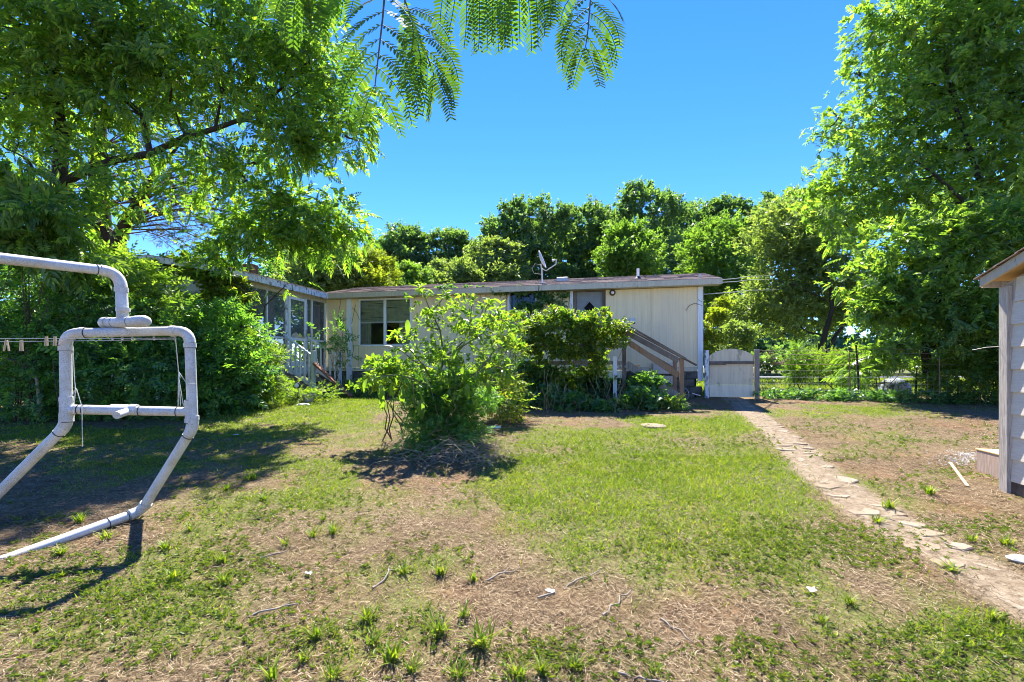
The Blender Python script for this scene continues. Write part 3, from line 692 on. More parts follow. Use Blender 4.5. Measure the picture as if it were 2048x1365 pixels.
# ------------------------------------------------------------------ porch steps with two white balustrades
steps = thing('porch_steps', 'short flight of porch steps with white balusters and square newel posts', 'steps', HO, HA, True)
ya, yb = -1.98, -.92; run = 1.02; gzs = .74
for s, yy in (('near', ya), ('far', yb)):
    xn = PX+run*(0.95 if s == 'near' else 1.06)
    mb = MB(); mb.box2((xn-.05, yy-.05, gzs-.1), (xn+.05, yy+.05, 2.0)); mb.build('newel_post', M['greenwhite'] if s == 'near' else M['peel'], steps, bevel=.004)
    p0, p1 = np.array((PX+.04, yy, 2.44)), np.array((xn-.05, yy, 1.86))
    mb = MB(); mb.beam(p0, p1, .075, .045); mb.build('handrail', M['whiteclean'], steps, bevel=.003)
    q0, q1 = p0-(0, 0, .84), p1-(0, 0, .84); mb = MB(); mb.beam(q0, q1, .045, .075); mb.build('bottom_rail', M['white'], steps)
    for k in range(6):
        f = (k+.6)/6.2; a, b = q0+(q1-q0)*f, p0+(p1-p0)*f
        mb = MB(); mb.box2((a[0]-.02, yy-.02, a[2]+.03), (a[0]+.02, yy+.02, b[2]-.02)); mb.build('baluster', M['white'], steps)
for k in range(4):
    z = FLZ-.03-.185*(k+1)+.01; x = PX+.04+.25*k
    mb = MB(); mb.box2((x, ya+.06, z-.04), (x+.28, yb-.06, z)); mb.build('tread', M['greywood'], steps, bevel=.004)
for yy in (ya+.04, yb-.04):
    mb = MB(); mb.beam((PX+.03, yy, FLZ-.2), (PX+run+.1, yy, gzs-.02), .04, .2); mb.build('stringer', M['greywood'], steps)
a, b = P(629, 727, hw(PX+.9, -1.9)[1]-.12), P(703, 782, 12.1); b[2] = float(gz(b[0], b[1]))+.05
mb = MB(); mb.beam(a, b, .14, .045, jit=.004); tag(mb.build('leaning_plank', M['redwood'], bevel=.004), 'long red brown plank leaning across the porch steps down to the ground', 'plank')
c = G(700, 786); mb = MB(); mb.box((c[0]+.05, c[1]+.1, c[2]+.03), (.32, .16, .08), jit=.012); tag(mb.build('stone_slab', M['stone_white'], bevel=.01), 'pale flat slab on the ground at the foot of the red brown plank', 'slab')

# ------------------------------------------------------------------ back deck and its stair
deck = thing('back_deck', 'small weathered wooden deck and stair at the back door, buried in vines', 'deck', HO, HA, True)
V = -2.0; kx0, kx1 = hx(1047, V), hx(1250, V); dk = lambda py, px: hz(py, hx(px, V), V)
DZ = 1.49
def dbox(name, m, a, b, bev=.004): mb = MB(); mb.box2(a, b); return mb.build(name, m, deck, bevel=bev)
n_ = 15
for k in range(n_):
    x = kx0+(kx1-kx0)*k/n_
    dbox('deck_board', M['greywood'], (x, V, DZ-.035+random.uniform(-.002, .002)), (x+(kx1-kx0)/n_-.008, -.12, DZ))
dbox('rim_board', M['greenwhite'], (kx0, V-.04, DZ-.22), (kx1, V-.002, DZ-.036)); dbox('rim_board', M['greenwhite'], (kx0-.04, V, DZ-.22), (kx0-.002, -.12, DZ-.036)); dbox('rim_board', M['greywood'], (kx1+.002, V, DZ-.22), (kx1+.04, -.12, DZ-.036))
px0 = hx(1054, V); dbox('deck_post', M['greenwhite'], (px0-.05, V-.13, .55), (px0+.05, V-.042, DZ+1.02))
px1 = hx(1230, V); dbox('deck_post', M['white'], (px1-.045, V-.13, .45), (px1+.045, V-.042, DZ+.3))
px2 = hx(1248, V); dbox('deck_post', M['darkwood'], (px2-.045, V-.13, .9), (px2+.045, V-.042, DZ+1.02))
dbox('deck_post', M['greenwhite'], (kx0-.02, -.3, .6), (kx0+.07, -.2, DZ+1.02))
for z in (DZ+.95, DZ+.5, DZ+.1): dbox('rail', M['greywood'], (px0+.05, V-.11, z), (px2-.05, V-.07, z+.09))
dbox('rail', M['greywood'], (kx0, V, DZ+.95), (kx0+.04, -.3, DZ+1.04))
# stair: falls to the right along the wall, wooden rails on both sides
rb = hx(1362, V); vb = V+.95
pz1 = hz(715, rb, V)
dbox('stair_post', M['brownwood'], (rb-.05, V-.13, .4), (rb+.05, V-.042, pz1-.02)); dbox('stair_post', M['brownwood'], (hx(1350, vb)-.045, vb, .4), (hx(1350, vb)+.045, vb+.09, hz(714, hx(1350, vb), vb)))
def dbeam(name, m, p0, p1, w, h): mb = MB(); mb.beam(p0, p1, w, h, jit=.002); return mb.build(name, m, deck, bevel=.003)
def q(px, py, v): x = hx(px, v); return np.array((x, v, hz(py, x, v)))
dbeam('handrail', M['darkwood'], q(1242, 650, V-.09), q(1393, 731, V-.09), .15, .035)
dbeam('rail_board', M['darkwood'], q(1250, 664, V-.15), q(1357, 722, V-.15), .03, .12)
dbeam('rail_board', M['brownwood'], q(1256, 684, V-.15), q(1357, 752, V-.15), .03, .13)
dbeam('stringer', M['greywood'], q(1252, 728, V-.15), q(1358, 795, V-.15), .035, .17)
dbeam('handrail', M['darkwood'], q(1262, 655, vb+.05), q(1372, 718, vb+.05), .13, .035); dbeam('rail_board', M['brownwood'], q(1262, 690, vb), q(1350, 741, vb), .03, .12); dbeam('stringer', M['greywood'], q(1262, 735, vb), q(1352, 790, vb), .035, .17)
for k in range(4):
    f = (k+.7)/4.6; a = q(1252, 722, V-.1)*(1-f)+q(1358, 789, V-.1)*f
    dbox('stair_tread', M['brownwood'], (a[0]-.13, V-.10, a[2]-.02), (a[0]+.13, vb+.02, a[2]+.02))

# ------------------------------------------------------------------ gate and wire fence
def fp(px, py, v): x = hx(px, v); return np.array((x, v, hz(py, x, v)))
FV = -.15
gate = thing('garden_gate', 'arched pale plywood gate with a dark cross bar, beside the house corner', 'gate', HO, HA, True)
gx0_, gx1_ = hx(1419, FV), hx(1507, FV); zt_ = hz(712, gx0_, FV); zc_ = hz(698, (gx0_+gx1_)/2, FV); zb_ = hz(794, gx0_, FV); zm_ = hz(724, gx0_, FV); zl_ = hz(769, gx0_, FV)
arc = [(gx0_+(gx1_-gx0_)*k/14, FV, zt_+(zc_-zt_)*math.sin(math.pi*k/14)**.75) for k in range(15)]
mb = MB(); mb.prism([(gx1_, FV, zm_+.01), *arc[::-1], (gx0_, FV, zm_+.01)], (0, .03, 0)); mb.build('top_panel', M['gateboard'], gate)
mb = MB(); mb.box2((gx0_-.03, FV-.045, zm_-.06), (gx1_+.01, FV-.002, zm_+.012)); mb.box2((gx0_-.03, FV-.06, zm_-.085), (gx0_+.4, FV-.047, zm_-.03)); mb.build('cross_bar', M['darkwood'], gate)
mb = MB(); mb.box2((gx0_, FV, zl_), (gx1_, FV+.03, zm_+.005)); mb.build('middle_panel', M['gateboard'], gate)
mb = MB(); mb.box2((gx0_, FV-.012, zb_), (gx1_, FV+.018, zl_-.004)); mb.build('bottom_panel', M['gatepale'], gate)
mb = MB()
for k in (0, 1): x = gx0_+.02 if k == 0 else gx1_-.1; mb.box2((x, FV+.031, zb_), (x+.08, FV+.07, zt_))
mb.build('frame', M['greywood'], gate)
def post(px0, px1, pyt, m, label, v=FV):
    a, b = hx(px0, v), hx(px1, v); mb = MB(); mb.box2((a, v-.06, .35), (b, v+.05, hz(pyt, a, v))); o = mb.build('gate_post', m, None, bevel=.006)
    o.location = HO; o.rotation_euler = (0, 0, HA); return tag(o, label, 'post')
post(1409.5, 1417, 701, M['peel'], 'chipped white post between the house corner and the arched gate')
post(1509, 1518, 699, M['greywood'], 'grey weathered wooden post at the latch side of the arched gate')
fence = thing('wire_fence', 'sagging rusty wire fence with woven mesh running from the gate under the trees', 'fence', HO, HA, True)
fx0, fx1 = hx(1518, FV), 9.2
for k, py in enumerate((701, 708, 717, 728)):
    z = hz(py, fx0, FV); n_ = 12
    mb = MB(); mb.tube([(fx0+(fx1-fx0)*j/n_, FV+.02*math.sin(j*2+k), z-.025*math.sin(math.pi*(j % 4)/4)+.01*random.uniform(-1, 1)) for j in range(n_+1)], .0045, 4); mb.build('wire_strand', M['wire'], fence)
mb = MB(); n_ = 60; zlo = .78
for j in range(n_): x = fx0+(fx1-fx0)*(j+.5)/n_; mb.tube([(x, FV, zlo), (x, FV, hz(742, fx0, FV))], .0014, 3, False)
for j in range(5): z = zlo+(hz(742, fx0, FV)-zlo)*j/4; mb.tube([(fx0, FV-.003, z), (fx1, FV-.003, z)], .0014, 3, False)
mb.build('mesh', M['wirepale'], fence, kind='stuff')
for px in (1700, 1880):
    x = hx(px, FV); mb = MB(); mb.tube([(x, FV+.02, .6), (x, FV+.02, 1.9)], .014, 6); mb.build('fence_post', M['wire'], fence)
mb = MB()                                     # rusty curl of old vine caught in the wires
for s in range(5):
    pl = [(1524+s*3, 700+s*2), (1533, 712+s), (1541+s, 704), (1548, 722+2*s), (1562+s, 730-s), (1572, 716+s*2)]
    mb.tube([fp(a+random.uniform(-4, 4), b+random.uniform(-3, 3), FV-.03+.02*s) for a, b in pl], .007, 5)
tag(mb.build('dry_vine_tangle', M['wire']), 'rusty brown tangle of dead vine caught in the wires beside the gate post', 'dead vine')
bpy.data.objects['dry_vine_tangle'].location = HO; bpy.data.objects['dry_vine_tangle'].rotation_euler = (0, 0, HA)
a, b = G(1528, 783)+(0, .25, .05), G(1690, 787)+(0, .3, .05)
mb = MB(); mb.beam(a, b, .09, .07, jit=.01); tag(mb.build('fallen_rail', M['greywood'], bevel=.01), 'grey fallen timber rail lying at the foot of the wire fence', 'timber')
# upturned tub with a pole beyond the fence
tc = P(1787, 766, 13.2); tz = float(gz(tc[0], tc[1]))
tub = thing('upturned_tub', 'mottled pale blue grey tub lying upside down among leaves beyond the fence', 'tub', (tc[0], tc[1], tz))
mb = MB(); mb.lathe((tc[0], tc[1], tz-.02), (.12, -.1, 1), [(0, .42), (.02, .44), (.05, .41), (.30, .36), (.45, .27), (.52, .13), (.53, .001)], 22); mb.build('shell', paint_mat('mottled_blue_grey', (.30, .34, .40), (.08, .09, .10), .5, streak=False), tub)
mb = MB(); mb.ring((tc[0], tc[1], tz+.01), (.12, -.1, 1), .43, .02, 26, 6); mb.build('rim', M['dishgrey'], tub)
mb = MB(); mb.tube([P(1772, 765, 12.9), P(1688, 782, 12.75)], [.03, .025], 8); tag(mb.build('leaning_pole', M['palestem']), 'pale pole leaning from the ground up to the upturned tub', 'pole')
# hose reel wheel by the skirt
wc = P(1366, 789, 11.9)
wheel = thing('old_wheel', 'thin rimmed old wheel standing against the dark skirting behind the stair post', 'wheel', wc)
ax = HYV*.75+HXV*.6; mb = MB(); mb.ring(wc, ax, .165, .010, 28, 6); mb.build('rim', M['metal'], wheel)
ax = ax/np.linalg.norm(ax); u = np.cross(ax, (0, 0, 1)); u /= np.linalg.norm(u)
for k in range(5):
    an = math.pi*k/5; d = u*math.cos(an)+np.array((0, 0, 1))*math.sin(an); mb = MB(); mb.tube([wc-d*.16, wc+d*.16], .005, 5); mb.build('spoke', M['metal'], wheel)
mb = MB(); mb.tube([wc-ax*.04, wc+ax*.05], .03, 10); mb.build('hub', M['black'], wheel)
mb = MB(); mb.tube([P(1384, 787, 11.7), P(1401, 792, 11.6)], .012, 6); tag(mb.build('white_stick', M['white_plastic']), 'short white rod sticking out beside the old wheel', 'rod')

# ------------------------------------------------------------------ shed corner at the right edge
SO = np.array((4.985, 4.60, 0.)); shed = thing('garden_shed', 'taupe lap sided garden shed whose gable corner enters at the edge of the picture', 'shed', SO, HA, True)
# local: x points away behind the gable, y into the distance; the gable face is x = 0 and runs towards the camera (negative y)
zb0 = .34; SZ = 2.37; SLN = 3.2; RIDY = -SLN/2; SR = .30
def srz(y): return SZ+SR*min(-y, SLN+y)
bh = .222; nbd = 14
for k in range(nbd):
    z0, z1 = zb0+.06+bh*k, zb0+.06+bh*(k+1)+.015
    if z0 > SZ+SR*SLN/2-.05: break
    yl, yr = -.1, -SLN
    if z1 > SZ: s_ = (z1-SZ)/SR; yl, yr = min(-.1, -s_), -SLN+s_
    mb = MB()
    mb.add([(-.026, yl, z0), (-.026, yr, z0), (-.006, yr, z1), (-.006, yl, z1), (-.004, yl, z0), (-.004, yr, z0)], [(0, 1, 2, 3), (0, 4, 5, 1), (0, 3, 4), (1, 5, 2)])
    mb.build('siding_board', M['shedside'], shed)
mb = MB(); mb.box2((-.003, -SLN, zb0), (.06, -.002, SZ)); mb.prism([(0, 0, SZ), (0, -SLN, SZ), (0, RIDY, SZ+SR*SLN/2)], (.05, 0, 0)); mb.box2((.06, -.05, zb0), (2.4, -.002, SZ)); mb.box2((2.34, -SLN, zb0), (2.4, -.05, SZ)); mb.box2((.06, -SLN, zb0), (2.34, -SLN+.05, SZ)); mb.build('wall', M['shedtrim'], shed)
mb = MB(); mb.box2((-.052, -.098, zb0-.09), (-.003, .004, SZ-.03)); mb.box2((-.003, -.001, zb0-.09), (.09, .022, SZ-.03)); mb.build('corner_trim', M['shedtrim'], shed, bevel=.004)
mb = MB(); mb.box2((-.02, -SLN, zb0-.06), (.05, -.1, zb0+.055)); mb.build('base_board', M['darkwood'], shed)
mb = MB(); ov = .10
def slope(y0, y1, dz0, dz1, x0, x1):
    z0, z1 = SZ-SR*y0, SZ-SR*y1
    mb.prism([(x0, y0, z0+dz0), (x0, y1, z1+dz0), (x0, y1, z1+dz1), (x0, y0, z0+dz1)], (x1-x0, 0, 0))
slope(ov, RIDY, .02, .115, -.15, -.122); mb.build('rake_board', paint_mat('chipped_shed_trim', (.52, .46, .36), (.2, .16, .12), .60), shed, bevel=.003)
mb = MB(); slope(ov-.01, RIDY, .072, .085, -.121, 2.5); mb.build('soffit', M['boxtop'], shed)
mb = MB(); mb.box2((-.12, ov, SZ-SR*ov+.015), (2.5, ov+.02, SZ-SR*ov+.105)); mb.build('eave_fascia', M['shedtrim'], shed)
for k in range(7):
    y0, y1 = ov+.04-(.25*k), ov+.04-(.25*(k+1))-.03
    z0, z1 = SZ-SR*y0+.118, SZ-SR*y1+.118; mb = MB()
    mb.add([(-.18, y0, z0+.012), (2.55, y0, z0+.012), (2.55, y1, z1+.002), (-.18, y1, z1+.002), (-.18, y0, z0), (2.55, y0, z0), (-.18, y1, z1-.004)], [(0, 1, 2, 3), (4, 5, 1, 0), (4, 0, 3, 6)])
    mb.build('shingle_course', M['roof'], shed)
mb = MB(); y0 = RIDY; mb.add([(-.18, y0, SZ-SR*y0+.12), (2.55, y0, SZ-SR*y0+.12), (2.55, -SLN-.2, SZ+.02), (-.18, -SLN-.2, SZ+.02)], [(0, 1, 2, 3)]); mb.build('roof', M['roof'], shed)
mb = MB(); mb.tube([(-.05, .0, 1.74), (-.12, .06, 1.735), (-.2, .12, 1.71)], .0025, 4); mb.build('loose_wire', M['wirepale'], shed)
# wooden box by the shed
bc = G(1972, 962); bc = np.array((5.50, 5.05, float(gz(5.50, 5.05))))
box = thing('wooden_box', 'small brown plywood box on the ground against the shed corner', 'box', bc)
A2 = R(-16); RM = np.array(((math.cos(A2), -math.sin(A2), 0), (math.sin(A2), math.cos(A2), 0), (0, 0, 1)))
L_, W_, H_ = .42, .30, .26
for nm, c, d, m in (('side_board', (-W_/2, 0, H_/2), (.02, L_, H_), M['boxside']), ('side_board', (W_/2, 0, H_/2), (.02, L_, H_), M['boxside']), ('end_board', (0, -L_/2+.012, H_/2-.004), (W_-.022, .02, H_-.01), M['redwood']), ('end_board', (0, L_/2-.012, H_/2-.004), (W_-.022, .02, H_-.01), M['redwood']), ('lid', (0, 0, H_+.009), (W_+.03, L_+.02, .016), M['boxtop'])):
    mb = MB(); mb.box(bc+RM@np.array(c)+(0, 0, -.01), d, RM); mb.build(nm, m, box, bevel=.003)
# ------------------------------------------------------------------ foliage machinery
def unit(a): return a/(np.linalg.norm(a, axis=-1, keepdims=True)+1e-9)
def place(tmpl, pos, dirs, size, roll=.6, up=(0, 0, 1)):
    """copies of a leaf template (x side, y forward, z up) along dirs; returns verts and faces"""
    V, F = tmpl; n = len(pos)
    d = unit(np.asarray(dirs, float)); u = np.array(up, float)+rng.normal(0, roll, (n, 3))
    s = unit(np.cross(d, u)); w = np.cross(s, d)
    Rm = np.stack([s, d, w], -1)
    vv = np.einsum('nij,kj->nki', Rm, V)*np.asarray(size, float).reshape(-1, 1, 1)+np.asarray(pos)[:, None, :]
    ff = F[None]+(np.arange(n)*len(V))[:, None, None]
    return vv.reshape(-1, 3), ff.reshape(-1, F.shape[1])
def merge(lst):
    vs, fs, b = [], [], 0
    for v, f in lst: vs.append(v); fs.append(f+b); b += len(v)
    return np.concatenate(vs), np.concatenate(fs)
def leaf1(w=.35, fold=.10, droop=.12, base=(0, 0, 0), d=(0, 1, 0), L=1., wide=.42):
    """one folded leaf: quad base, right, tip, left"""
    b = np.array(base, float); d = unit(np.array(d, float)); s = unit(np.cross(d, (0, 0, 1.)))
    up = np.array((0, 0, 1.))
    return np.array([b, b+d*L*wide+s*L*w/2+up*fold*L*.5, b+d*L-up*droop*L, b+d*L*wide-s*L*w/2+up*fold*L*.5])
def tmpl(leaves): V = np.concatenate(leaves); F = np.arange(len(V)).reshape(-1, 4); return V, F
def pinnate(n=6, ll=.34, w=.32, droop=.35, ang=.85):
    L = []
    for i in range(n):
        t = (i+1)/(n+.5); b = (0, t, -droop*t*t)
        for s in (-1, 1):
            a = ang*(1-.35*t); sc = ll*(.75+.5*math.sin(math.pi*min(t, .95)))
            L.append(leaf1(w, .12, .22, b, (s*math.sin(a), math.cos(a), -.25-.3*t), sc))
    L.append(leaf1(w, .1, .2, (0, 1, -droop), (0, 1, -.7), ll))
    return tmpl(L)
def cluster(n=7, ll=.6, w=.45, seed=0, spread=1.):
    r = random.Random(seed); L = []
    for i in range(n):
        a = 2*math.pi*i/n+r.uniform(-.4, .4); e = r.uniform(-.5, .7)
        b = (r.uniform(-.15, .15), r.uniform(-.1, .5)*spread, r.uniform(-.15, .15))
        L.append(leaf1(w, .12, .2, b, (math.sin(a)*math.cos(e), math.cos(a)*math.cos(e)+.35, math.sin(e)), ll*r.uniform(.7, 1.15)))
    return tmpl(L)
def sprig(n=5, ll=.33, w=.5, ang=.9):
    L = []
    for i in range(n):
        t = (i+.6)/n
        for s in (-1, 1):
            L.append(leaf1(w, .1, .15, (0, t, 0), (s*math.sin(ang), math.cos(ang), random.uniform(-.35, .25)), ll*(1.1-.4*t)))
    L.append(leaf1(w, .1, .15, (0, 1, 0), (0, 1, .1), ll*.7))
    return tmpl(L)
T_WAL = [pinnate(6, .36, .33, .4), pinnate(5, .40, .33, .5), pinnate(7, .32, .33, .3)]
T_SUM = [pinnate(6, .34, .36, .35, 1.0), pinnate(5, .38, .36, .45, 1.0)]
T_CLU = [cluster(7, .6, .5, k) for k in range(4)]
T_FAR = [cluster(8, .62, .62, k+20, 1.3) for k in range(4)]
T_SPR = [sprig(5, .36, .52), sprig(4, .42, .5)]
T_PRV = [sprig(6, .30, .42, .8), sprig(5, .34, .42, .8)]
T_MIXR = [T_SUM[0], T_SPR[0], T_SPR[1], T_CLU[0], T_CLU[1]]; T_MIXL = [T_WAL[0], T_WAL[1], T_SPR[0], T_CLU[2]]
T_ONE = [tmpl([leaf1(.72, .14, .2)]), tmpl([leaf1(.85, .1, .3)])]
T_IVY = [cluster(4, .62, .8, 50, .6), cluster(5, .55, .8, 51, .6)]

def wig(p0, p1, n=6, amp=.08, sag=0.):
    p0, p1 = np.array(p0, float), np.array(p1, float); L = np.linalg.norm(p1-p0); out = []
    for i in range(n+1):
        t = i/n; q = p0+(p1-p0)*t; e = math.sin(math.pi*t)
        out.append(q+rng.normal(0, amp*L, 3)*e*.5+np.array((0, 0, -sag*L*e)))
    return out
def blobs(lst):
    """photo circles at a distance -> centre and radii of foliage masses"""
    out = []
    for px, py, Y, r, *k in lst:
        R_ = r/FPX*Y; fl = k[0] if k else .8; dp = k[1] if len(k) > 1 else 1.
        out.append((P(px, py, Y), np.array((R_, R_*dp, R_*fl))))
    return out
def crown(name, m, parent, bl, n, tm, size, rc=.35, droop=.3, shell=.55, ncl=None, limbs=None, twig=None, zmin=None, out_w=.7, spread=1.):
    """n sprays gathered into clumps on and inside the given masses"""
    vol = np.array([b[1][0]*b[1][2]+b[1][0]*b[1][1] for b in bl]); cnt = np.maximum(1, (n*vol/vol.sum()).astype(int)); parts = []
    mbt = MB() if twig is not None else None
    for (c, r), k in zip(bl, cnt):
        nc = ncl or max(5, int(k/22)); u = unit(rng.normal(0, 1, (nc, 3))); rad = shell+(1-shell)*rng.random((nc, 1))
        cc = c+u*rad*r
        w_ = rng.random(nc)**.8+.25; who = rng.choice(nc, k, p=w_/w_.sum()); off = np.clip(rng.normal(0, 1, (k, 3)), -1.45, 1.45)*rc*np.array((1, 1, .62))*min(1.4, max(.45, r[0]))*spread
        pos = cc[who]+off
        dirs = unit(pos-c)*out_w+unit(off)*.55+rng.normal(0, .45, (k, 3)); dirs[:, 2] -= droop
        if zmin is not None:
            keep = pos[:, 2] > zmin; pos, dirs = pos[keep], dirs[keep]; k = len(pos)
        sz = rng.uniform(size*.7, size*1.25, k); ti = rng.integers(0, len(tm), k)
        for i, t_ in enumerate(tm):
            q = ti == i
            if q.any(): parts.append(place(t_, pos[q], dirs[q], sz[q]))
        if mbt is not None:
            for p in cc[:max(3, int(nc*.7))]:
                a = min(limbs, key=lambda l: np.linalg.norm(l-p)) if limbs is not None and len(limbs) else c
                mbt.tube(wig(a, p, 4, .10, .03), [twig, twig*.8, twig*.6, twig*.45, twig*.3], 4, False)
    v, f = merge(parts); ob = rawmesh(name, v, f, m, parent)
    return ob, mbt
def tree(label, base, bl, n, tm, size, m, trunk_r, group=None, fork=.45, name='tree', cat='tree', limbs_xtra=(), rc=.35, droop=.3, shell=.55, zmin=None, twig=True, ncl=None, bark='bark', lean=None):
    base = np.array(base, float); base[2] = float(gz(base[0], base[1]))-.05
    t = thing(name, label, cat, base, group=group)
    top = np.mean([b[0] for b in bl], 0) if lean is None else np.array(lean)
    fk = base+(top-base)*fork; mb = MB(); tr = wig(base, fk, 6, .035); mb.tube(tr, [trunk_r*(1.25 if i == 0 else 1-.05*i) for i in range(7)], 9)
    pts = list(tr[3:])
    prad = [trunk_r*.8]*len(pts)
    for l, r0, r1 in limbs_xtra:
        l = [np.array(q_) for q_ in l]; rr = np.linspace(r0, r1, len(l)); mb.tube(l, rr, 8); pts += l; prad += list(rr)
    for c, r in sorted(bl, key=lambda b: np.linalg.norm(b[0]-fk)):
        e = c+(0, 0, -.1*r[2]); k = min(range(len(pts)), key=lambda i: np.linalg.norm(pts[i]-e)*(1.25 if pts[i][2] > e[2] else 1))
        d = min(prad[k]*.7, trunk_r*.5); l = wig(pts[k], e, 6, .08); rr = [d*(1-.13*i) for i in range(7)]
        mb.tube(l, rr, 6); pts += l[2:]; prad += rr[2:]
    _, mbt = crown('crown', m, t, bl, n, tm, size, rc, droop, shell, ncl, pts, trunk_r*.10+.006 if twig else None, zmin)
    if mbt is not None: mb.v, mb.f, mb.sm = mb.v+mbt.v, mb.f+[tuple(i+len(mb.v) for i in q_) for q_ in mbt.f], mb.sm+mbt.sm
    mb.build('trunk', M[bark], t)
    return t

# ------------------------------------------------------------------ trees beyond the house
def dome(px, top, w, Y, low=600):
    """a broad crown built of several masses under one outline"""
    out = []; r = w/2
    out.append((px, top+r*.62, Y, r*.60, .95)); out.append((px-r*.42, top+r*1.05, Y-1, r*.58, .95)); out.append((px+r*.45, top+r*.98, Y+.5, r*.58, .95))
    out.append((px+r*.05, top+r*1.55, Y-1.5, r*.72, .9)); out.append((px-r*.5, top+r*2.1, Y-1, r*.6, .9)); out.append((px+r*.5, top+r*2.1, Y-.5, r*.6, .9))
    for _ in range(7):
        a = random.uniform(-1.35, 1.35); k = random.uniform(.85, 1.02); out.append((px+r*.95*k*math.sin(a), top+r*.85-r*.72*k*math.cos(a), Y+random.uniform(-1, 1), r*random.uniform(.10, .22), 1.1))
    return blobs([o for o in out if o[1] < low])
GF = 'wooded trees beyond the mobile home'
for lab, px, top, w, Y, n, m in [
    ('tall dark green tree standing alone in the gap at the end of the roofline vines', 805, 448, 118, 50, 1500, 'leaf_far_haze'),
    ('short dark double topped tree in the low dip of the treeline', 903, 462, 105, 52, 1300, 'leaf_far_haze'),
    ('mid green rounded tree just behind the roof, in front of the dip in the treeline', 985, 478, 120, 40, 1500, 'leaf_grey'),
    ('dark domed tree rising behind the satellite dish', 1058, 392, 165, 46, 2300, 'leaf_far_haze'),
    ('broad dark tree between the domed tree and the tallest tree', 1182, 408, 165, 50, 2200, 'leaf_far_haze'),
    ('tallest broad dome topped tree of the treeline', 1290, 366, 200, 46, 2700, 'leaf_far_haze'),
    ('dark tree partly hidden behind the shoulder of the tallest tree', 1388, 402, 110, 57, 1300, 'leaf_far_haze'),
    ('dark ragged topped tree above the pale green one near the roof corner', 1462, 394, 130, 57, 1500, 'leaf_far_haze'),
    ('dark tree peeking over the leafy tree to the right of the roof corner', 1568, 376, 110, 54, 1300, 'leaf_far_haze'),
    ('bright light green young tree just behind the roof ridge', 1257, 450, 112, 31, 1900, 'leaf_fresh'),
    ('medium bright green tree behind the right end of the roof', 1440, 434, 140, 36, 1900, 'leaf_fresh'),
    ('bright yellow green tree behind the vine covered roof corner', 738, 500, 92, 25, 1500, 'leaf_yellow'),
    ('soft grey green tree behind the porch roof', 650, 486, 150, 23, 2000, 'leaf_grey'),
    ('small light green tree low behind the roof beneath the lone dark tree', 815, 525, 90, 33, 900, 'leaf_fresh'),
    ('small mid green tree low behind the roof in the dip', 905, 520, 110, 36, 900, 'leaf_grey')]:
    bl = dome(px, top, w, Y); s = {'leaf_far_haze': .52, 'leaf_fresh': .40, 'leaf_grey': .42, 'leaf_yellow': .34}[m]*Y/46*(1.0 if Y > 40 else 1.25)
    tree(lab, (bl[0][0][0], Y, 0), bl, int(n*1.7), T_FAR, s, M[m], .28, GF, .55, rc=.42, droop=.05, shell=.62, twig=False)
# a continuous wood behind them and round the yard, seen only as dark leaf mass between the trunks
wb = [(px, py, 66, 62, .9) for px, py in zip(range(560, 2300, 75), [500, 505, 540, 555, 560, 545, 520, 500, 500, 480, 480, 480, 480, 470, 470, 460, 440, 440, 430, 420, 420, 430, 430, 440])]
wb += [(px, 640, 60, 90, .9) for px in range(600, 2300, 130)] + [(px, 690, 52, 50, .7) for px in range(1400, 2300, 70)] + [(px, 705, 44, 44, .6) for px in range(600, 2400, 60)] + [(px, 715, 41, 26, .7) for px in range(1380, 2400, 40)]
crown('distant_woods', M['leaf_far_haze'], None, blobs(wb), 19000, T_FAR, 1.0, .5, .05, .3)[0]['kind'] = 'stuff'
wl = [(px, py, 30, 80, .8) for px, py in [(-40, 470), (60, 560), (150, 600), (240, 640), (330, 600), (430, 580), (520, 590), (580, 560), (-100, 560), (20, 650), (130, 690)]] + [(px, 745, 13.5, 48, .8) for px in range(-60, 420, 40)] + [(px, 700, 14, 55, .8) for px in range(-60, 400, 60)]
crown('woods_behind_porch', M['leaf_dark'], None, blobs(wl), 4600, T_FAR, .5, .5, .05, .3)[0]['kind'] = 'stuff'

# ------------------------------------------------------------------ big walnut and its neighbours on the left
Q = P
lim = [([Q(118, 372, 9.4), Q(165, 345, 9.3), Q(230, 320, 9.2), Q(300, 308, 9.2), Q(370, 275, 9.3), Q(430, 258, 9.4), Q(480, 240, 9.5), Q(520, 212, 9.6), Q(560, 180, 9.7), Q(620, 120, 9.8), Q(655, 85, 9.9)], .085, .014),
       ([Q(480, 240, 9.5), Q(540, 248, 9.4), Q(600, 268, 9.4), Q(660, 285, 9.4)], .035, .008), ([Q(520, 212, 9.6), Q(580, 195, 9.8), Q(640, 155, 10)], .03, .008),
       ([Q(105, 480, 9.5), Q(118, 372, 9.4), Q(125, 270, 9.3), Q(112, 190, 9.3), Q(108, 60, 9.3)], .16, .05), ([Q(112, 190, 9.3), Q(160, 120, 9.2), Q(230, 40, 9.1)], .06, .03),
       ([Q(205, 160, 9.6), Q(240, 120, 9.6), Q(290, 45, 9.6), Q(330, -5, 9.6)], .05, .035), ([Q(430, 258, 9.4), Q(445, 190, 9.5), Q(420, 120, 9.5)], .03, .01), ([Q(300, 308, 9.2), Q(285, 230, 9.3), Q(205, 160, 9.6)], .06, .045)]
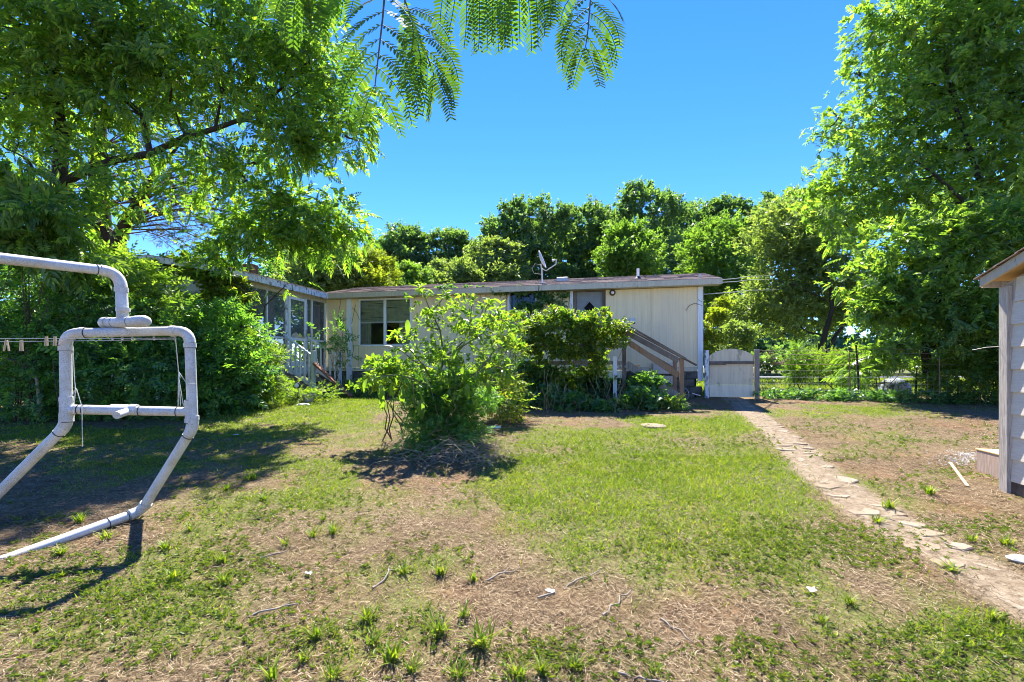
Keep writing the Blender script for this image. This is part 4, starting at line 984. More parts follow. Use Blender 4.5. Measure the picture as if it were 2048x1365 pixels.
wal = blobs([(40, 40, 9, 110), (170, 30, 9, 110), (300, 30, 9.4, 105), (420, 50, 9.6, 95), (520, 70, 9.8, 85), (600, 90, 10, 75), (665, 140, 10, 62), (685, 210, 10, 58), (690, 268, 9.8, 48), (640, 310, 9.6, 50), (575, 300, 9.6, 50),
    (540, 170, 9.6, 60), (450, 150, 9.5, 75), (330, 140, 9.4, 80), (230, 130, 9.2, 85), (120, 140, 9, 85), (30, 180, 9, 80), (30, 300, 9, 70), (130, 240, 9.2, 55), (240, 210, 9.3, 55), (350, 215, 9.3, 40),
    (610, 225, 9.8, 50), (500, 290, 9.6, 38), (430, 330, 9.5, 34), (300, 300, 9.2, 38), (420, 285, 9.3, 36), (560, 250, 9.5, 48), (200, 330, 9.1, 45), (240, 400, 9.0, 36), (480, 366, 9.6, 32), (385, 356, 9.5, 28), (445, 402, 9.6, 24), (330, 385, 9.4, 24), (520, 340, 9.6, 34), (180, 430, 9, 40), (180, -120, 10, 150), (430, -110, 10.4, 130), (-120, 120, 9.5, 140)]); wal = [(c, r*np.array((1, .6, 1))) for c, r in wal]
tree('big spreading walnut tree with a long arching limb above the vine covered porch', (-9.6, 9.6, 0), wal, 6600, T_MIXL, .31, M['leaf_walnut'], .2, fork=.5, name='walnut_tree', limbs_xtra=lim, rc=.55, droop=.42, shell=.35, lean=Q(105, 200, 9.5))
w2 = blobs([(668, 436, 9.9, 28), (700, 462, 10, 20), (640, 462, 9.9, 28), (600, 445, 9.8, 26), (560, 428, 9.9, 26), (528, 460, 9.9, 26), (600, 482, 9.9, 20), (650, 488, 10, 16), (688, 488, 10, 12), (500, 440, 9.9, 24), (466, 478, 9.8, 26), (560, 388, 10.1, 20), (622, 410, 10, 20), (570, 572, 10, 7), (430, 510, 9.8, 22), (556, 500, 10, 14)])
tree('lower drooping walnut whose leaves hang over the porch roof', (-6.9, 10.3, 0), w2, 950, T_MIXL, .30, M['leaf_walnut'], .06, name='young_walnut_tree', rc=.55, droop=.3, shell=.25, lean=Q(520, 500, 10.2))
# dead limbed cedar behind the porch: dark trunk, a leaning twin stem and a fan of bare twigs
cb = np.array((-11.1, 12.6, 0)); cb[2] = float(gz(*cb[:2]))
ced = thing('cedar_tree', 'dark cedar with a fan of bare lower twigs behind the porch gable', 'tree', cb)
mb = MB(); CY = 12.6
mb.tube([cb, Q(208, 560, CY), Q(203, 480, CY), Q(198, 400, CY), Q(196, 320, CY), Q(205, 200, CY)], [.3, .27, .26, .24, .2, .1], 10)
mb.tube([Q(236, 560, 12.2), Q(236, 480, 12.2), Q(255, 440, 12.1), Q(275, 405, 12), Q(300, 360, 12), Q(335, 320, 12), Q(380, 262, 11.8)], [.2, .18, .14, .11, .08, .045, .012], 8)
mb.build('trunk', M['bark'], ced)
mb = MB(); tips = []
st = [Q(236, 470, 12.2), Q(250, 450, 12.1), Q(262, 425, 12.05), Q(275, 405, 12), Q(200, 420, CY), Q(198, 360, CY), Q(198, 300, CY), Q(245, 460, 12.1)]
for k in range(62):
    s = random.choice(st); sx = (s[0]/s[1])*FPX+1024; sy = HORY-(s[2]-CAMZ)/s[1]*FPX
    e = Q(sx+random.uniform(90, 340), sy+random.uniform(-120, 55), 12+random.uniform(-1.5, 1.5)) if random.random() < .8 else Q(sx-random.uniform(60, 200), sy+random.uniform(-110, 40), 12.4+random.uniform(-1, 1))
    m_ = (s+e)/2+np.array((0, 0, .25+random.uniform(-.1, .2))); l = [s, s*.6+m_*.4, m_, m_*.45+e*.55, e]; r = random.uniform(.012, .032)
    mb.tube(l, [r, r*.8, r*.6, r*.4, r*.22], 5, False); tips.append(l[3]); tips.append(e)
    for j in range(5):
        a = l[random.choice((1, 2, 3))]; b = a+(e-s)*random.uniform(.12, .3)+rng.normal(0, .22, 3); mb.tube([a, (a+b)/2+(0, 0, .04), b], [r*.35, r*.25, r*.12], 3, False); tips.append(b)
mb.build('bare_branch', M['twig'], ced, kind='stuff')
tips = np.array(tips); kk = rng.integers(0, len(tips), 2600); pos = tips[kk]+rng.normal(0, .16, (2600, 3)); v, f = place(tmpl([leaf1(.10, 0, .1, (0, 0, 0), (math.sin(a), math.cos(a), .2), 1) for a in (-.5, 0, .5)]), pos, rng.normal(0, 1, (2600, 3)), rng.uniform(.12, .24, 2600))
rawmesh('needles', v, f, M['needle'], ced)

# thicket behind the clothesline
def bush(name, label, bl, n, tm, size, m, cat='bush', rc=.3, droop=.15, shell=.35, stem=.012, nstem=7, zmin=None, foot=None, group=None, stemm='twig'):
    c0 = np.mean([b[0] for b in bl], 0) if foot is None else np.array(foot); base = np.array((c0[0], c0[1], float(gz(c0[0], c0[1]))))
    t = thing(name, label, cat, base, group=group); crown('foliage', m, t, bl, n, tm, size, rc, droop, shell, zmin=zmin)
    mb = MB()
    for k in range(nstem):
        c, r = bl[k % len(bl)]; a = base+(random.uniform(-.25, .25), random.uniform(-.15, .15), -.03); e = c+rng.normal(0, .3, 3)*r; mb.tube(wig(a, e, 5, .08), [stem, stem*.9, stem*.75, stem*.6, stem*.45, stem*.3], 5, False)
    mb.build('stem', M[stemm], t, kind='stuff'); return t
bush('sumac_sapling', 'bright green sumac sapling with drooping feather leaves at the left edge above the upper pipe', blobs([(40, 400, 8, 55), (90, 450, 8, 50), (20, 480, 8, 55), (140, 490, 8.2, 40), (60, 350, 8.3, 40)]), 420, T_SUM, .42, M['leaf_right'], 'sapling', rc=.35, droop=.45, foot=(-9.2, 8.6))
bush('shade_shrub', 'dark shaded shrub mass at the far left behind the clothesline', blobs([(20, 600, 8.8, 85), (20, 720, 8.6, 80), (100, 660, 8.8, 80), (90, 760, 8.6, 60), (-60, 660, 8.8, 90)]), 1500, T_SPR, .26, M['leaf_dark'], rc=.34)
bush('shade_shrub', 'dense dark shrub directly behind the white pipe frame', blobs([(190, 600, 9.0, 75), (200, 690, 8.9, 75), (270, 740, 8.8, 70), (180, 770, 8.7, 55), (300, 660, 9.1, 65)]), 1600, T_SPR, .26, M['leaf_dark'], rc=.34)
bush('shade_shrub', 'big leaved green shrub between the pipe frame and the porch', blobs([(390, 720, 9.4, 62), (440, 660, 9.8, 55), (400, 780, 9.2, 48), (460, 750, 9.5, 50)]), 1000, T_SPR, .34, M['leaf_dark'], rc=.3)
bush('privet_shrub', 'sunlit yellow green shrub in front of the porch steps', blobs([(495, 735, 10.3, 50), (525, 715, 10.6, 28), (530, 755, 10.4, 28), (480, 775, 10.1, 42), (525, 788, 10.3, 26), (470, 695, 10.5, 34)]), 1350, T_PRV, .24, M['leaf_privet'], rc=.28, shell=.5)
bush('roof_edge_shrub', 'loose leafy boughs arching out under the gable trim', blobs([(330, 620, 9.6, 40, .6), (370, 645, 9.5, 36, .6), (300, 580, 9.9, 40, .6), (240, 540, 9.6, 55, .6)]), 520, T_SPR, .36, M['leaf_right'], rc=.25, foot=(-6.9, 9.9), droop=.2)
mb = MB(); mb.tube([G(80, 842), Q(77, 790, 8.3), Q(74, 760, 8.3), Q(66, 748, 8.3)], [.03, .027, .024, .02], 8); tag(mb.build('pale_sapling_trunk', M['palestem']), 'slender pale bare sapling stem in the shade left of the pipe frame', 'sapling')
mb = MB(); mb.tube([G(121, 846), Q(112, 770, 8.2), Q(106, 720, 8.2)], .010, 5); mb.tube([Q(0, 714, 8), Q(30, 722, 8), Q(60, 738, 8.1)], .009, 5); tag(mb.build('thin_cane', M['twig']), 'thin bare canes leaning in the dark thicket beside the white frame', 'cane')
# vines over the gable and the porch corner
vine = thing('gable_vine', 'heavy mat of vine hanging over the porch gable and its corner', 'vine', hw(PX-1, PYF-.3, 2.))
vb_ = blobs([(300, 535, 11.6, 40, .5), (350, 545, 11.5, 30, .5), (410, 540, 11.3, 40, .55), (450, 560, 11.1, 38), (470, 610, 11.0, 34), (476, 570, 11.2, 20), (460, 660, 10.9, 36), (430, 610, 11, 36), (250, 560, 11.7, 45, .6), (380, 535, 11.6, 30, .5), (300, 605, 11.6, 42), (360, 650, 11.3, 36)])
crown('foliage', M['leaf_vine'], vine, vb_, 3300, T_IVY, .17, .3, .45, .4)
mb = MB()
for k in range(16):
    a = Q(random.uniform(420, 495), random.uniform(545, 580), 11.05); b = a+(random.uniform(-.2, .2), random.uniform(-.1, .1), -random.uniform(.8, 2.0)); mb.tube(wig(a, b, 5, .06), .008, 4, False)
mb.build('stem', M['twig'], vine, kind='stuff')
bush('sapling', 'dark leafy sapling growing against the cream wall by the downspout', blobs([(668, 640, 13.4, 15), (678, 668, 13.4, 17), (660, 690, 13.3, 16), (690, 690, 13.4, 14), (694, 716, 13.3, 16), (640, 660, 13.2, 10)]), 75, T_SPR, .24, M['leaf_dark'], 'sapling', rc=.16, stem=.008)
bush('low_weeds', 'pale yellow green weeds around the broken grey pot and the steps', blobs([(560, 790, 10.9, 22, .5), (590, 795, 10.9, 18, .5), (640, 784, 11.2, 18, .5), (655, 790, 11.2, 14, .5), (575, 778, 11.1, 14, .6)]), 330, T_PRV, .15, M['leaf_privet'], 'weeds', rc=.25)
bush('low_weeds', 'dark creeping weeds along the bottom of the left thicket', blobs([(30, 812, 8.9, 40, .4), (130, 818, 8.9, 45, .4), (240, 815, 9., 45, .4), (340, 812, 9.1, 45, .4), (430, 808, 9.5, 40, .4), (500, 803, 10, 30, .4)]), 1200, T_SPR, .17, M['leaf_dark'], 'weeds', rc=.3)
bush('low_weeds', 'dark weeds along the cinder block skirting left of the pokeweed', blobs([(700, 772, 12.6, 14, .6), (740, 778, 12.6, 16, .6), (690, 785, 12.3, 10, .6), (770, 775, 12.6, 18, .6)]), 240, T_SPR, .18, M['leaf_dark'], 'weeds', rc=.25)

# ------------------------------------------------------------------ pokeweed shrub in the middle of the yard, vine mound and dead brush at its foot
PB = G(876, 893); PBY = PB[1]
poke = thing('pokeweed_shrub', 'tall yellow green pokeweed shrub in the middle of the yard', 'shrub', PB)
def pk(x, y, dy=0.): return P(x, y, PBY+dy)
STEMS = [[(880, 860, 0), (872, 780, .05), (888, 715, .1), (880, 660, .1), (862, 625, .1), (850, 596, .05), (836, 574, 0)], [(888, 715, .1), (915, 695, .3), (938, 672, .4), (942, 630, .5), (945, 588, .5)], [(888, 715, .1), (930, 690, -.1), (965, 668, -.1), (985, 640, 0), (1003, 606, 0)],
    [(872, 780, .05), (850, 735, -.2), (820, 700, -.3), (806, 690, -.3), (790, 664, -.3)], [(850, 735, -.2), (825, 720, -.35), (795, 695, -.4)], [(880, 800, .05), (920, 770, -.3), (960, 740, -.4), (1000, 735, -.4), (1020, 760, -.3)], [(862, 625, .1), (880, 605, .3), (893, 586, .3)],
    [(938, 672, .4), (965, 640, .5), (975, 610, .6), (982, 596, .6)], [(872, 780, .05), (830, 760, -.5), (795, 750, -.6), (768, 752, -.6), (742, 760, -.6)], [(880, 660, .1), (862, 655, 0), (850, 645, 0)], [(985, 640, 0), (1005, 640, .1), (1022, 655, .1)], [(960, 740, -.4), (990, 700, -.2), (1015, 690, 0)]]
mb = MB()
for k, s in enumerate(STEMS): mb.tube([pk(*q_) for q_ in s], np.linspace(.022 if k == 0 else .013, .004, len(s)), 6)
mb.build('stem', M['greenstem'], poke)
def pokeleaf(w, droop):
    V = []; ns = 5; F = []
    for i in range(ns+1):
        t = i/ns; hw_ = w/2*math.sin(math.pi*min(1, t*.93+.05))**.85*(1-.25*t); z = -droop*t*t
        V += [(-hw_, t, z+.07*hw_/w*2), (0, t, z), (hw_, t, z+.07*hw_/w*2)]
    for i in range(ns): a = i*3; F += [(a, a+1, a+4, a+3), (a+1, a+2, a+5, a+4)]
    return np.array(V), F
PLM = []
for w, d in ((.40, .15), (.44, .4), (.36, .7), (.42, .25)):
    lv, lf = pokeleaf(w, d); me = bpy.data.meshes.new('leaf'); me.from_pydata([tuple(q_) for q_ in lv], [], lf); me.polygons.foreach_set('use_smooth', [True]*len(lf)); me.materials.append(M['leaf_poke']); PLM.append(me)
def put_leaf(parent, p, d, L, mesh=None, roll=.4, name='leaf'):
    d = unit(np.array(d, float)); u = np.array((0, 0, 1.))+rng.normal(0, roll, 3); s = unit(np.cross(d, u)); w = np.cross(s, d)
    o = bpy.data.objects.new(name, mesh or random.choice(PLM)); COL.objects.link(o); o.parent = parent
    q_ = np.array(p)-ORG[parent.name]
    o.matrix_local = Matrix(((s[0]*L, d[0]*L, w[0]*L, q_[0]), (s[1]*L, d[1]*L, w[1]*L, q_[1]), (s[2]*L, d[2]*L, w[2]*L, q_[2]), (0, 0, 0, 1))); return o
nleaf = 0
for k, s in enumerate(STEMS):
    pp_ = [pk(*q_) for q_ in s]; tip = pp_[-1]; td = unit(pp_[-1]-pp_[-2])
    for j in range(9):                                            # a tuft of young leaves at every tip
        a = 2*math.pi*j/9*2.4; side = np.array((math.cos(a), math.sin(a)*.8, .25)); put_leaf(poke, tip-td*random.uniform(0, .14), td*.5+side*.8, random.uniform(.08, .15)); nleaf += 1
    for a, b in zip(pp_[1:-1], pp_[2:]):
        L = np.linalg.norm(b-a)
        for j in range(int(L/.055)+2):
            p = a+(b-a)*random.random(); an = random.uniform(0, 6.28); d = np.array((math.cos(an), math.sin(an)*.9, random.uniform(-.5, .5)))
            if nleaf < 262: put_leaf(poke, p+unit(d)*random.uniform(.01, .10), d, random.uniform(.09, .17)); nleaf += 1
for px, py, dy, L, dx in [(815, 640, -.3, .2, .1), (905, 690, -.45, .2, .3), (925, 735, -.4, .24, .1), (936, 768, -.45, .22, -.1), (842, 775, -.55, .26, .0), (842, 800, -.55, .26, .05), (806, 775, -.55, .24, -.1), (762, 768, -.75, .24, .1), (785, 765, -.75, .24, -.15), (735, 758, -.65, .18, -.5), (766, 790, -.7, .2, -.1), (955, 700, -.4, .2, .3), (975, 760, -.4, .2, .2), (880, 735, -.3, .2, -.1), (945, 655, .1, .18, .6), (1015, 748, -.3, .2, .2), (910, 640, -.1, .18, .4)]:
    put_leaf(poke, pk(px, py, dy), (dx, -.25, -1), L, PLM[1], .3)      # the big hanging old leaves
crown('foliage', M['leaf_poke'], poke, blobs([(880, 700, PBY+.1, 62, .9), (840, 740, PBY, 48), (920, 740, PBY+.1, 60), (950, 680, PBY+.2, 50), (940, 620, PBY+.4, 42), (870, 630, PBY+.1, 34), (975, 650, PBY+.3, 40), (855, 590, PBY+.1, 20, 1.2), (990, 710, PBY, 30), (790, 745, PBY-.3, 24), (860, 770, PBY-.3, 40), (910, 775, PBY-.3, 44), (950, 750, PBY-.1, 36)]), 420, T_CLU, .14, .34, .1, .3)[0]['kind'] = 'stuff'
mound = thing('vine_mound', 'dense dark green vine mound smothering the foot of the pokeweed', 'vine', PB)
crown('foliage', M['leaf_mound'], mound, blobs([(880, 830, PBY, 62, 1.), (850, 860, PBY-.1, 45, .9), (905, 870, PBY-.1, 48, .9), (870, 790, PBY, 50), (925, 830, PBY+.1, 40), (900, 780, PBY+.1, 46), (845, 885, PBY-.25, 32, .6), (940, 790, PBY+.2, 36)]), 2600, T_SPR, .13, .26, .1, .35, zmin=.36)
mb = MB()
for k in range(26): a = PB+(random.uniform(-.35, .35), random.uniform(-.2, .3), 0); mb.tube(wig(a, a+(random.uniform(-.4, .5), random.uniform(-.4, .3), random.uniform(.4, 1.1)), 5, .18), .004, 4, False)
mb.build('stem', M['dead'], mound, kind='stuff')
bush('spindly_sapling', 'spindly sapling with bare bent stems left of the vine mound', blobs([(770, 745, PBY+.1, 34, .7), (800, 760, PBY+.1, 26, .7), (745, 760, PBY, 22, .6)]), 120, T_CLU, .17, M['leaf_poke'], 'sapling', rc=.25, foot=G(798, 880), nstem=5, stem=.012)
bush('spindly_sapling', 'leafy vine shoots between the pokeweed and the deck', blobs([(980, 760, 8.6, 44), (1010, 720, 9, 40), (1020, 800, 8.6, 34), (965, 800, 8., 32), (1010, 665, 9.4, 26), (1030, 760, 9.2, 30)]), 560, T_SPR, .2, M['leaf_vine'], 'vine', rc=.28, foot=G(1005, 835))
dead = thing('dead_brush', 'heap of dry grey brown stems at the foot of the vine mound', 'brush', G(920, 905))
mb = MB()
for k in range(520):
    px, py = random.gauss(920, 72), random.uniform(868, 940) if random.random() < .5 else random.gauss(900, 16); c = G(px, max(850, py)); an = random.uniform(0, 3.14); L = random.uniform(.12, .5); up = max(0, random.gauss(.08, .10))*max(0, 1-abs(px-905)/150)
    d = np.array((math.cos(an)*L, math.sin(an)*L, random.uniform(-.08, .14))); a = c+(0, 0, up+.012); mb.tube([a-d*.5, a+(0, 0, random.uniform(0, .06)), a+d*.5], np.array([.8, 1, .5])*random.uniform(.0015, .0042), 4, False)
mb.build('dry_stem', M['dead'], dead, kind='stuff')

# ------------------------------------------------------------------ vines on the deck and along the wall
dv = thing('deck_vine', 'bright leaved vine curtain draped over the deck rail', 'vine', hw(kx0+1, V, 1.5))
crown('foliage', M['leaf_vine'], dv, blobs([(1075, 650, 11.0, 34), (1110, 645, 10.9, 34), (1150, 650, 10.8, 36), (1190, 650, 10.7, 34), (1225, 655, 10.6, 26), (1170, 660, 10.7, 30), (1100, 634, 10.95, 18), (1150, 690, 10.75, 28), (1090, 690, 10.9, 34), (1130, 695, 10.8, 34), (1170, 695, 10.7, 34), (1205, 695, 10.6, 30), (1235, 680, 10.5, 22), (1050, 640, 11, 26), (1045, 690, 11, 22), (1195, 735, 10.75, 22), (1080, 738, 10.95, 30), (1130, 742, 10.85, 30), (1172, 742, 10.8, 26), (1060, 770, 10.9, 22), (1110, 775, 10.75, 26), (1165, 780, 10.6, 24), (1240, 655, 10.5, 16)]), 3900, T_IVY, .125, .24, .35, .55)
mb = MB()
for k in range(40):
    a = hw(random.uniform(kx0, kx1), V-.1+random.uniform(-.1, .25), DZ+random.uniform(.7, 1.2)); b = a+(random.uniform(-.2, .25), random.uniform(-.2, .1), random.uniform(-1.0, .25)); mb.tube(wig(a, b, 5, .12), .004, 4, False)
mb.build('stem', M['twig'], dv, kind='stuff')
gv = thing('ground_ivy', 'dark ivy and scrub filling the shade beneath the deck and its stair', 'ivy', hw(kx0+1.2, V-.2, .65))
crown('foliage', M['leaf_ivy'], gv, blobs([(1050, 790, 10.4, 38, .7), (1100, 800, 10.3, 38, .7), (1150, 805, 10.1, 36, .6), (1190, 815, 9.9, 26, .5), (1262, 800, 10.2, 30, .6), (1300, 800, 10, 32, .6), (1090, 760, 11, 34), (1150, 765, 11.2, 34), (1200, 770, 11, 30), (1270, 770, 10.6, 30), (1300, 770, 10.6, 22), (1340, 805, 10, 20, .5), (1050, 740, 11, 26), (1235, 835, 9.6, 22, .3), (1130, 828, 9.7, 36, .35)]), 2900, T_IVY, .15, .28, .1, .3, zmin=.6)
mb = MB()
for k in range(70):
    a = G(random.uniform(1060, 1330), random.uniform(805, 830)); b = a+(random.uniform(-.3, .3), random.uniform(0, .6), random.uniform(.2, .9)); mb.tube(wig(a, b, 5, .12), .004, 4, False)
mb.build('stem', M['dead'], gv, kind='stuff')
wv = thing('wall_vine', 'dark vine strands hanging from the eave around the back window', 'vine', hw(hx(1060), -.1, 3.3))
crown('foliage', M['leaf_ivy'], wv, [(hw(hx(a), -.10, hz(b, hx(a))), np.array((r/FPX*13, .09, r*fl/FPX*13))) for a, b, r, fl in [(1000, 583, 20, .3), (1040, 585, 24, .35), (1080, 590, 24, .5), (1075, 620, 18, 1.), (1100, 600, 12, 1.), (1010, 640, 14, 1.), (1130, 590, 12, .5), (1120, 605, 9, .8), (900, 577, 26, .15), (950, 578, 30, .2), (1020, 680, 18, 1.), (1050, 610, 18, .6)]], 620, T_IVY, .13, .16, .5, .2)
mb = MB()
for k in range(22):
    x = hx(random.uniform(960, 1140)); mb.tube(wig(hw(x, -.04, 3.68), hw(x+random.uniform(-.4, .4), -.05, random.uniform(2.6, 3.5)), 5, .08), .005, 4, False)
mb.build('stem', M['twig'], wv, kind='stuff')
bush('grass_clump', 'bright clump of strap leaves at the foot of the stair post', blobs([(1345, 815, 9.9, 14, .5)]), 60, [tmpl([leaf1(.07, 0, .3, (0, 0, 0), (math.sin(a), math.cos(a), .6), 1) for a in (-.7, -.2, .3, .9)])], .3, M['weed'], 'grass clump', rc=.3, nstem=1)

# ------------------------------------------------------------------ right hand trees, shrubs along the fence
r1 = blobs([(1880, 600, 11.4, 80), (1800, 640, 11.6, 60), (1960, 620, 11, 80), (2040, 640, 10.6, 80), (1760, 560, 11.8, 60), (1840, 500, 11.8, 75), (1940, 480, 11.6, 85), (2050, 480, 11.2, 90), (1745, 620, 11.8, 34, .7), (1905, 680, 11.2, 40, .6), (1985, 690, 11, 42, .6), (1800, 685, 11.5, 26, .6)])
r1 = [(c, r*np.array((1, .6, 1))) for c, r in r1]
limr = [([G(1870, 795), Q(1858, 750, 11.6), Q(1850, 700, 11.6), Q(1855, 660, 11.6), Q(1880, 600, 11.5), Q(1900, 520, 11.4)], .13, .05), ([Q(1880, 600, 11.5), Q(1980, 630, 11), Q(2040, 600, 10.8)], .05, .02)]
b1 = G(1870, 795)
tree('leaning dark trunked tree with leaves down to the ground beside the shed', b1, r1, 3000, T_MIXR, .33, M['leaf_right'], .11, name='sumac_tree', limbs_xtra=limr, rc=.42, droop=.25, shell=.45, fork=.3)
r2 = blobs([(1950, 60, 14.5, 120), (2060, 60, 14, 130), (1850, 60, 15, 95), (1785, 60, 15.2, 60), (1800, 150, 15, 75), (1900, 180, 14.6, 110), (2020, 190, 14, 120), (1760, 250, 15, 75), (1850, 290, 14.6, 95), (1960, 320, 14, 105), (2060, 330, 13.6, 110), (1700, 250, 15.3, 42), (1672, 232, 15.4, 20), (1700, 330, 15, 62), (1740, 400, 14.6, 75), (1850, 400, 14, 85), (1960, 420, 13.4, 80), (1950, -90, 15, 140), (2150, 200, 14, 160), (1720, 150, 15.3, 26), (1662, 370, 15, 45), (1690, 440, 14.4, 55)])
r2 = [(c, r*np.array((1, .5, 1))) for c, r in r2]
limr2 = [([Q(2180, 560, 13), Q(2080, 430, 13), Q(1980, 425, 13), Q(1930, 405, 13.1), Q(1870, 350, 13.4), Q(1830, 320, 13.6)], .10, .02), ([Q(2080, 430, 13), Q(1960, 415, 12.8), Q(1860, 420, 12.8)], .04, .01), ([Q(1980, 425, 13), Q(1940, 300, 13.6), Q(1900, 180, 14.2), Q(1880, 60, 14.5)], .08, .03)]
tree('very tall leafy tree that fills the upper right above the shed', (15.6, 13.2, 0), r2, 7400, T_MIXR, .37, M['leaf_right'], .25, name='tree_of_heaven', limbs_xtra=limr2, rc=.5, droop=.22, shell=.5)
r3 = blobs([(1590, 430, 24, 60), (1560, 480, 24, 62), (1620, 500, 23.5, 75), (1560, 560, 24, 70), (1640, 580, 23, 70), (1500, 620, 24, 48), (1560, 640, 23.6, 50), (1690, 540, 22.5, 60), (1700, 620, 22, 50), (1465, 640, 24, 30), (1620, 430, 24, 50)])
limr3 = [([Q(1642, 705, 21.5), Q(1652, 660, 21.5), Q(1664, 620, 21.6), Q(1660, 560, 22), Q(1640, 500, 22.5)], .14, .05), ([Q(1655, 705, 21.3), Q(1672, 670, 21.4), Q(1720, 610, 21.4)], .11, .05), ([Q(1664, 620, 21.6), Q(1700, 590, 21.4), Q(1760, 560, 21.2)], .05, .02), ([Q(1650, 600, 21.8), Q(1590, 570, 22), Q(1540, 560, 22.4)], .05, .015)]
b3 = Q(1644, 770, 21.5)
tree('fork trunked shady tree across the fence between the house corner and the sumac', b3, r3, 4200, T_CLU, .36, M['leaf_grey'], .12, limbs_xtra=limr3, rc=.4, droop=.25, shell=.5, lean=Q(1655, 560, 22))
bush('yellow_shrub', 'yellow green shrub between the house corner and the gate', blobs([(1425, 640, 15, 26), (1425, 680, 14.6, 22), (1440, 610, 15.4, 20), (1412, 700, 14.5, 14)]), 420, T_CLU, .2, M['leaf_yellow'], rc=.25)
bush('grey_bush', 'small grey green bush behind the gate', blobs([(1470, 670, 17, 30), (1500, 680, 17, 28), (1450, 690, 16.6, 20)]), 420, T_CLU, .24, M['leaf_grey'], rc=.3)
bush('fence_shrub', 'upright light green shrub beyond the wires right of the gate', blobs([(1590, 715, 15, 26, 1.), (1580, 745, 15, 20), (1600, 750, 14.8, 18)]), 460, T_PRV, .22, M['leaf_fresh'], rc=.28)
bush('fence_shrub', 'twiggy rounded shrub beyond the fence under the forked tree', blobs([(1650, 720, 14.6, 40, .7), (1690, 730, 14.4, 36, .7), (1630, 740, 14.5, 26, .7), (1720, 735, 14, 30, .7)]), 900, T_PRV, .2, M['leaf_privet'], rc=.32)
bush('fence_shrub', 'arching feather leaved shrub in front of the upturned tub', blobs([(1740, 700, 13, 40, .7), (1715, 740, 12.6, 26), (1765, 705, 12.6, 26, .7), (1822, 712, 12.2, 20)]), 230, T_SUM, .36, M['leaf_right'], rc=.3, droop=.35)
bush('fence_shrub', 'leafy undergrowth between the leaning trunk and the shed', blobs([(1900, 745, 11.2, 40), (1950, 740, 11, 44), (2000, 740, 10.6, 44), (1862, 755, 11.6, 18), (2060, 740, 10.2, 50)]), 1300, T_SPR, .24, M['leaf_privet'], rc=.3)
bush('fence_ivy', 'low dark ivy creeping along the foot of the fence', blobs([(x_, 795-(x_-1540)*-.006, 11.9-(x_-1540)*.0022, 24, .4) for x_ in range(1535, 2060, 36)]), 1900, T_IVY, .12, M['leaf_ivy'], 'ivy', rc=.34, nstem=1)
mb = MB(); mb.tube([G(1718, 800), Q(1716, 745, 11.8), Q(1712, 690, 11.8)], [.03, .025, .02], 7); tag(mb.build('slim_trunk', M['bark']), 'slim dark sapling trunk at the fence beside the leaning pole', 'sapling')
mb = MB(); mb.tube([G(1832, 800), Q(1832, 770, 11.6), Q(1834, 735, 11.6)], [.022, .02, .012], 6); tag(mb.build('slim_trunk', M['bark']), 'short thin sapling trunk between the upturned tub and the leaning tree', 'sapling')
# power lines leaving the gable
for k, (y0, y1, lab) in enumerate(((561, 553, 'topmost thin cable running off from the roof corner'), (566, 560, 'middle thin cable running off from the roof corner'), (589, 581, 'lowest thin cable running off below the roof corner'))):
    a = Q(1432 if k < 2 else 1407, y0, 12.2); b = Q(1500, y1, 17); c = b+(b-a)*2.2
    mb = MB(); mb.tube([a, (a+b)/2+(0, 0, -.02), b, (b+c)/2+(0, 0, -.1), c+(0, 0, .3)], .012, 5); tag(mb.build('power_line', M['wirepale']), lab, 'cable', 'cables leaving the roof corner')
# ------------------------------------------------------------------ white pipe clothesline frame
PR = .0380
clo = thing('pipe_clothesline', 'big white plastic pipe clothesline frame with mildewed elbows and tees', 'clothesline', (-3.1, 3.65, .2))
def pipe(name, pts, r=PR, n=14): mb = MB(); mb.tube(pts, r, n); return mb.build(name, M['pvc'], clo)
def elbow(a, b, c, rad=.11, n=7):
    """points of a rounded bend at b"""
    a, b, c = map(np.array, (a, b, c)); p, q_ = b+unit(a-b)*rad, b+unit(c-b)*rad
    return [(1-t)**2*p+2*t*(1-t)*b+t*t*q_ for t in np.linspace(0, 1, n)]
def collar(p, d, r=PR*1.18, L=.05):
    d = unit(np.array(d, float)); mb = MB(); mb.tube([np.array(p)-d*L/2, np.array(p)+d*L/2], r, 14); return mb
LT, RT = P(131, 667, 3.58), P(379, 662, 3.74); LB, RB = P(133, 851, 3.58), P(386, 856, 3.75)
LE = P(-8, 992, 3.62); LE2 = LE+(LE-LB)*.55; RE = P(283, 1022, 3.9)
GE = P(0, 1124, 3.17); GE2 = GE+(GE-RE)*1.1; GE2[2] = float(gz(GE2[0], GE2[1]))+.05
LM, RM_ = LT+(LB-LT)*.815, RT+(RB-RT)*.86; LM = P(133, 819, 3.58); RM_ = P(382, 824, 3.75)
eL, eR = elbow(LB, LT, RT, .10), elbow(LT, RT, RB, .10)
pipe('top_bar', [eL[-1], eR[0]]); pipe('elbow', eL, PR*1.1); pipe('elbow', eR, PR*1.1)
bL, bR = elbow(LT, LB, LE, .07), elbow(RT, RB, RE, .07)
pipe('upright', [eL[0], bL[0]]); pipe('upright', [eR[-1], bR[0]]); pipe('elbow', bL, PR*1.14); pipe('elbow', bR, PR*1.14)
gE = elbow(RB, RE, GE, .07); pipe('leg', [bL[-1], LE, LE2]); pipe('leg', [bR[-1], gE[0]]); pipe('elbow', gE, PR*1.12); pipe('skid', [gE[-1], GE, GE2])
pipe('cross_bar', [LM, RM_])
mid = LM+(RM_-LM)*.50; pipe('stub', [mid, P(233, 831, 3.52)], PR*.78)
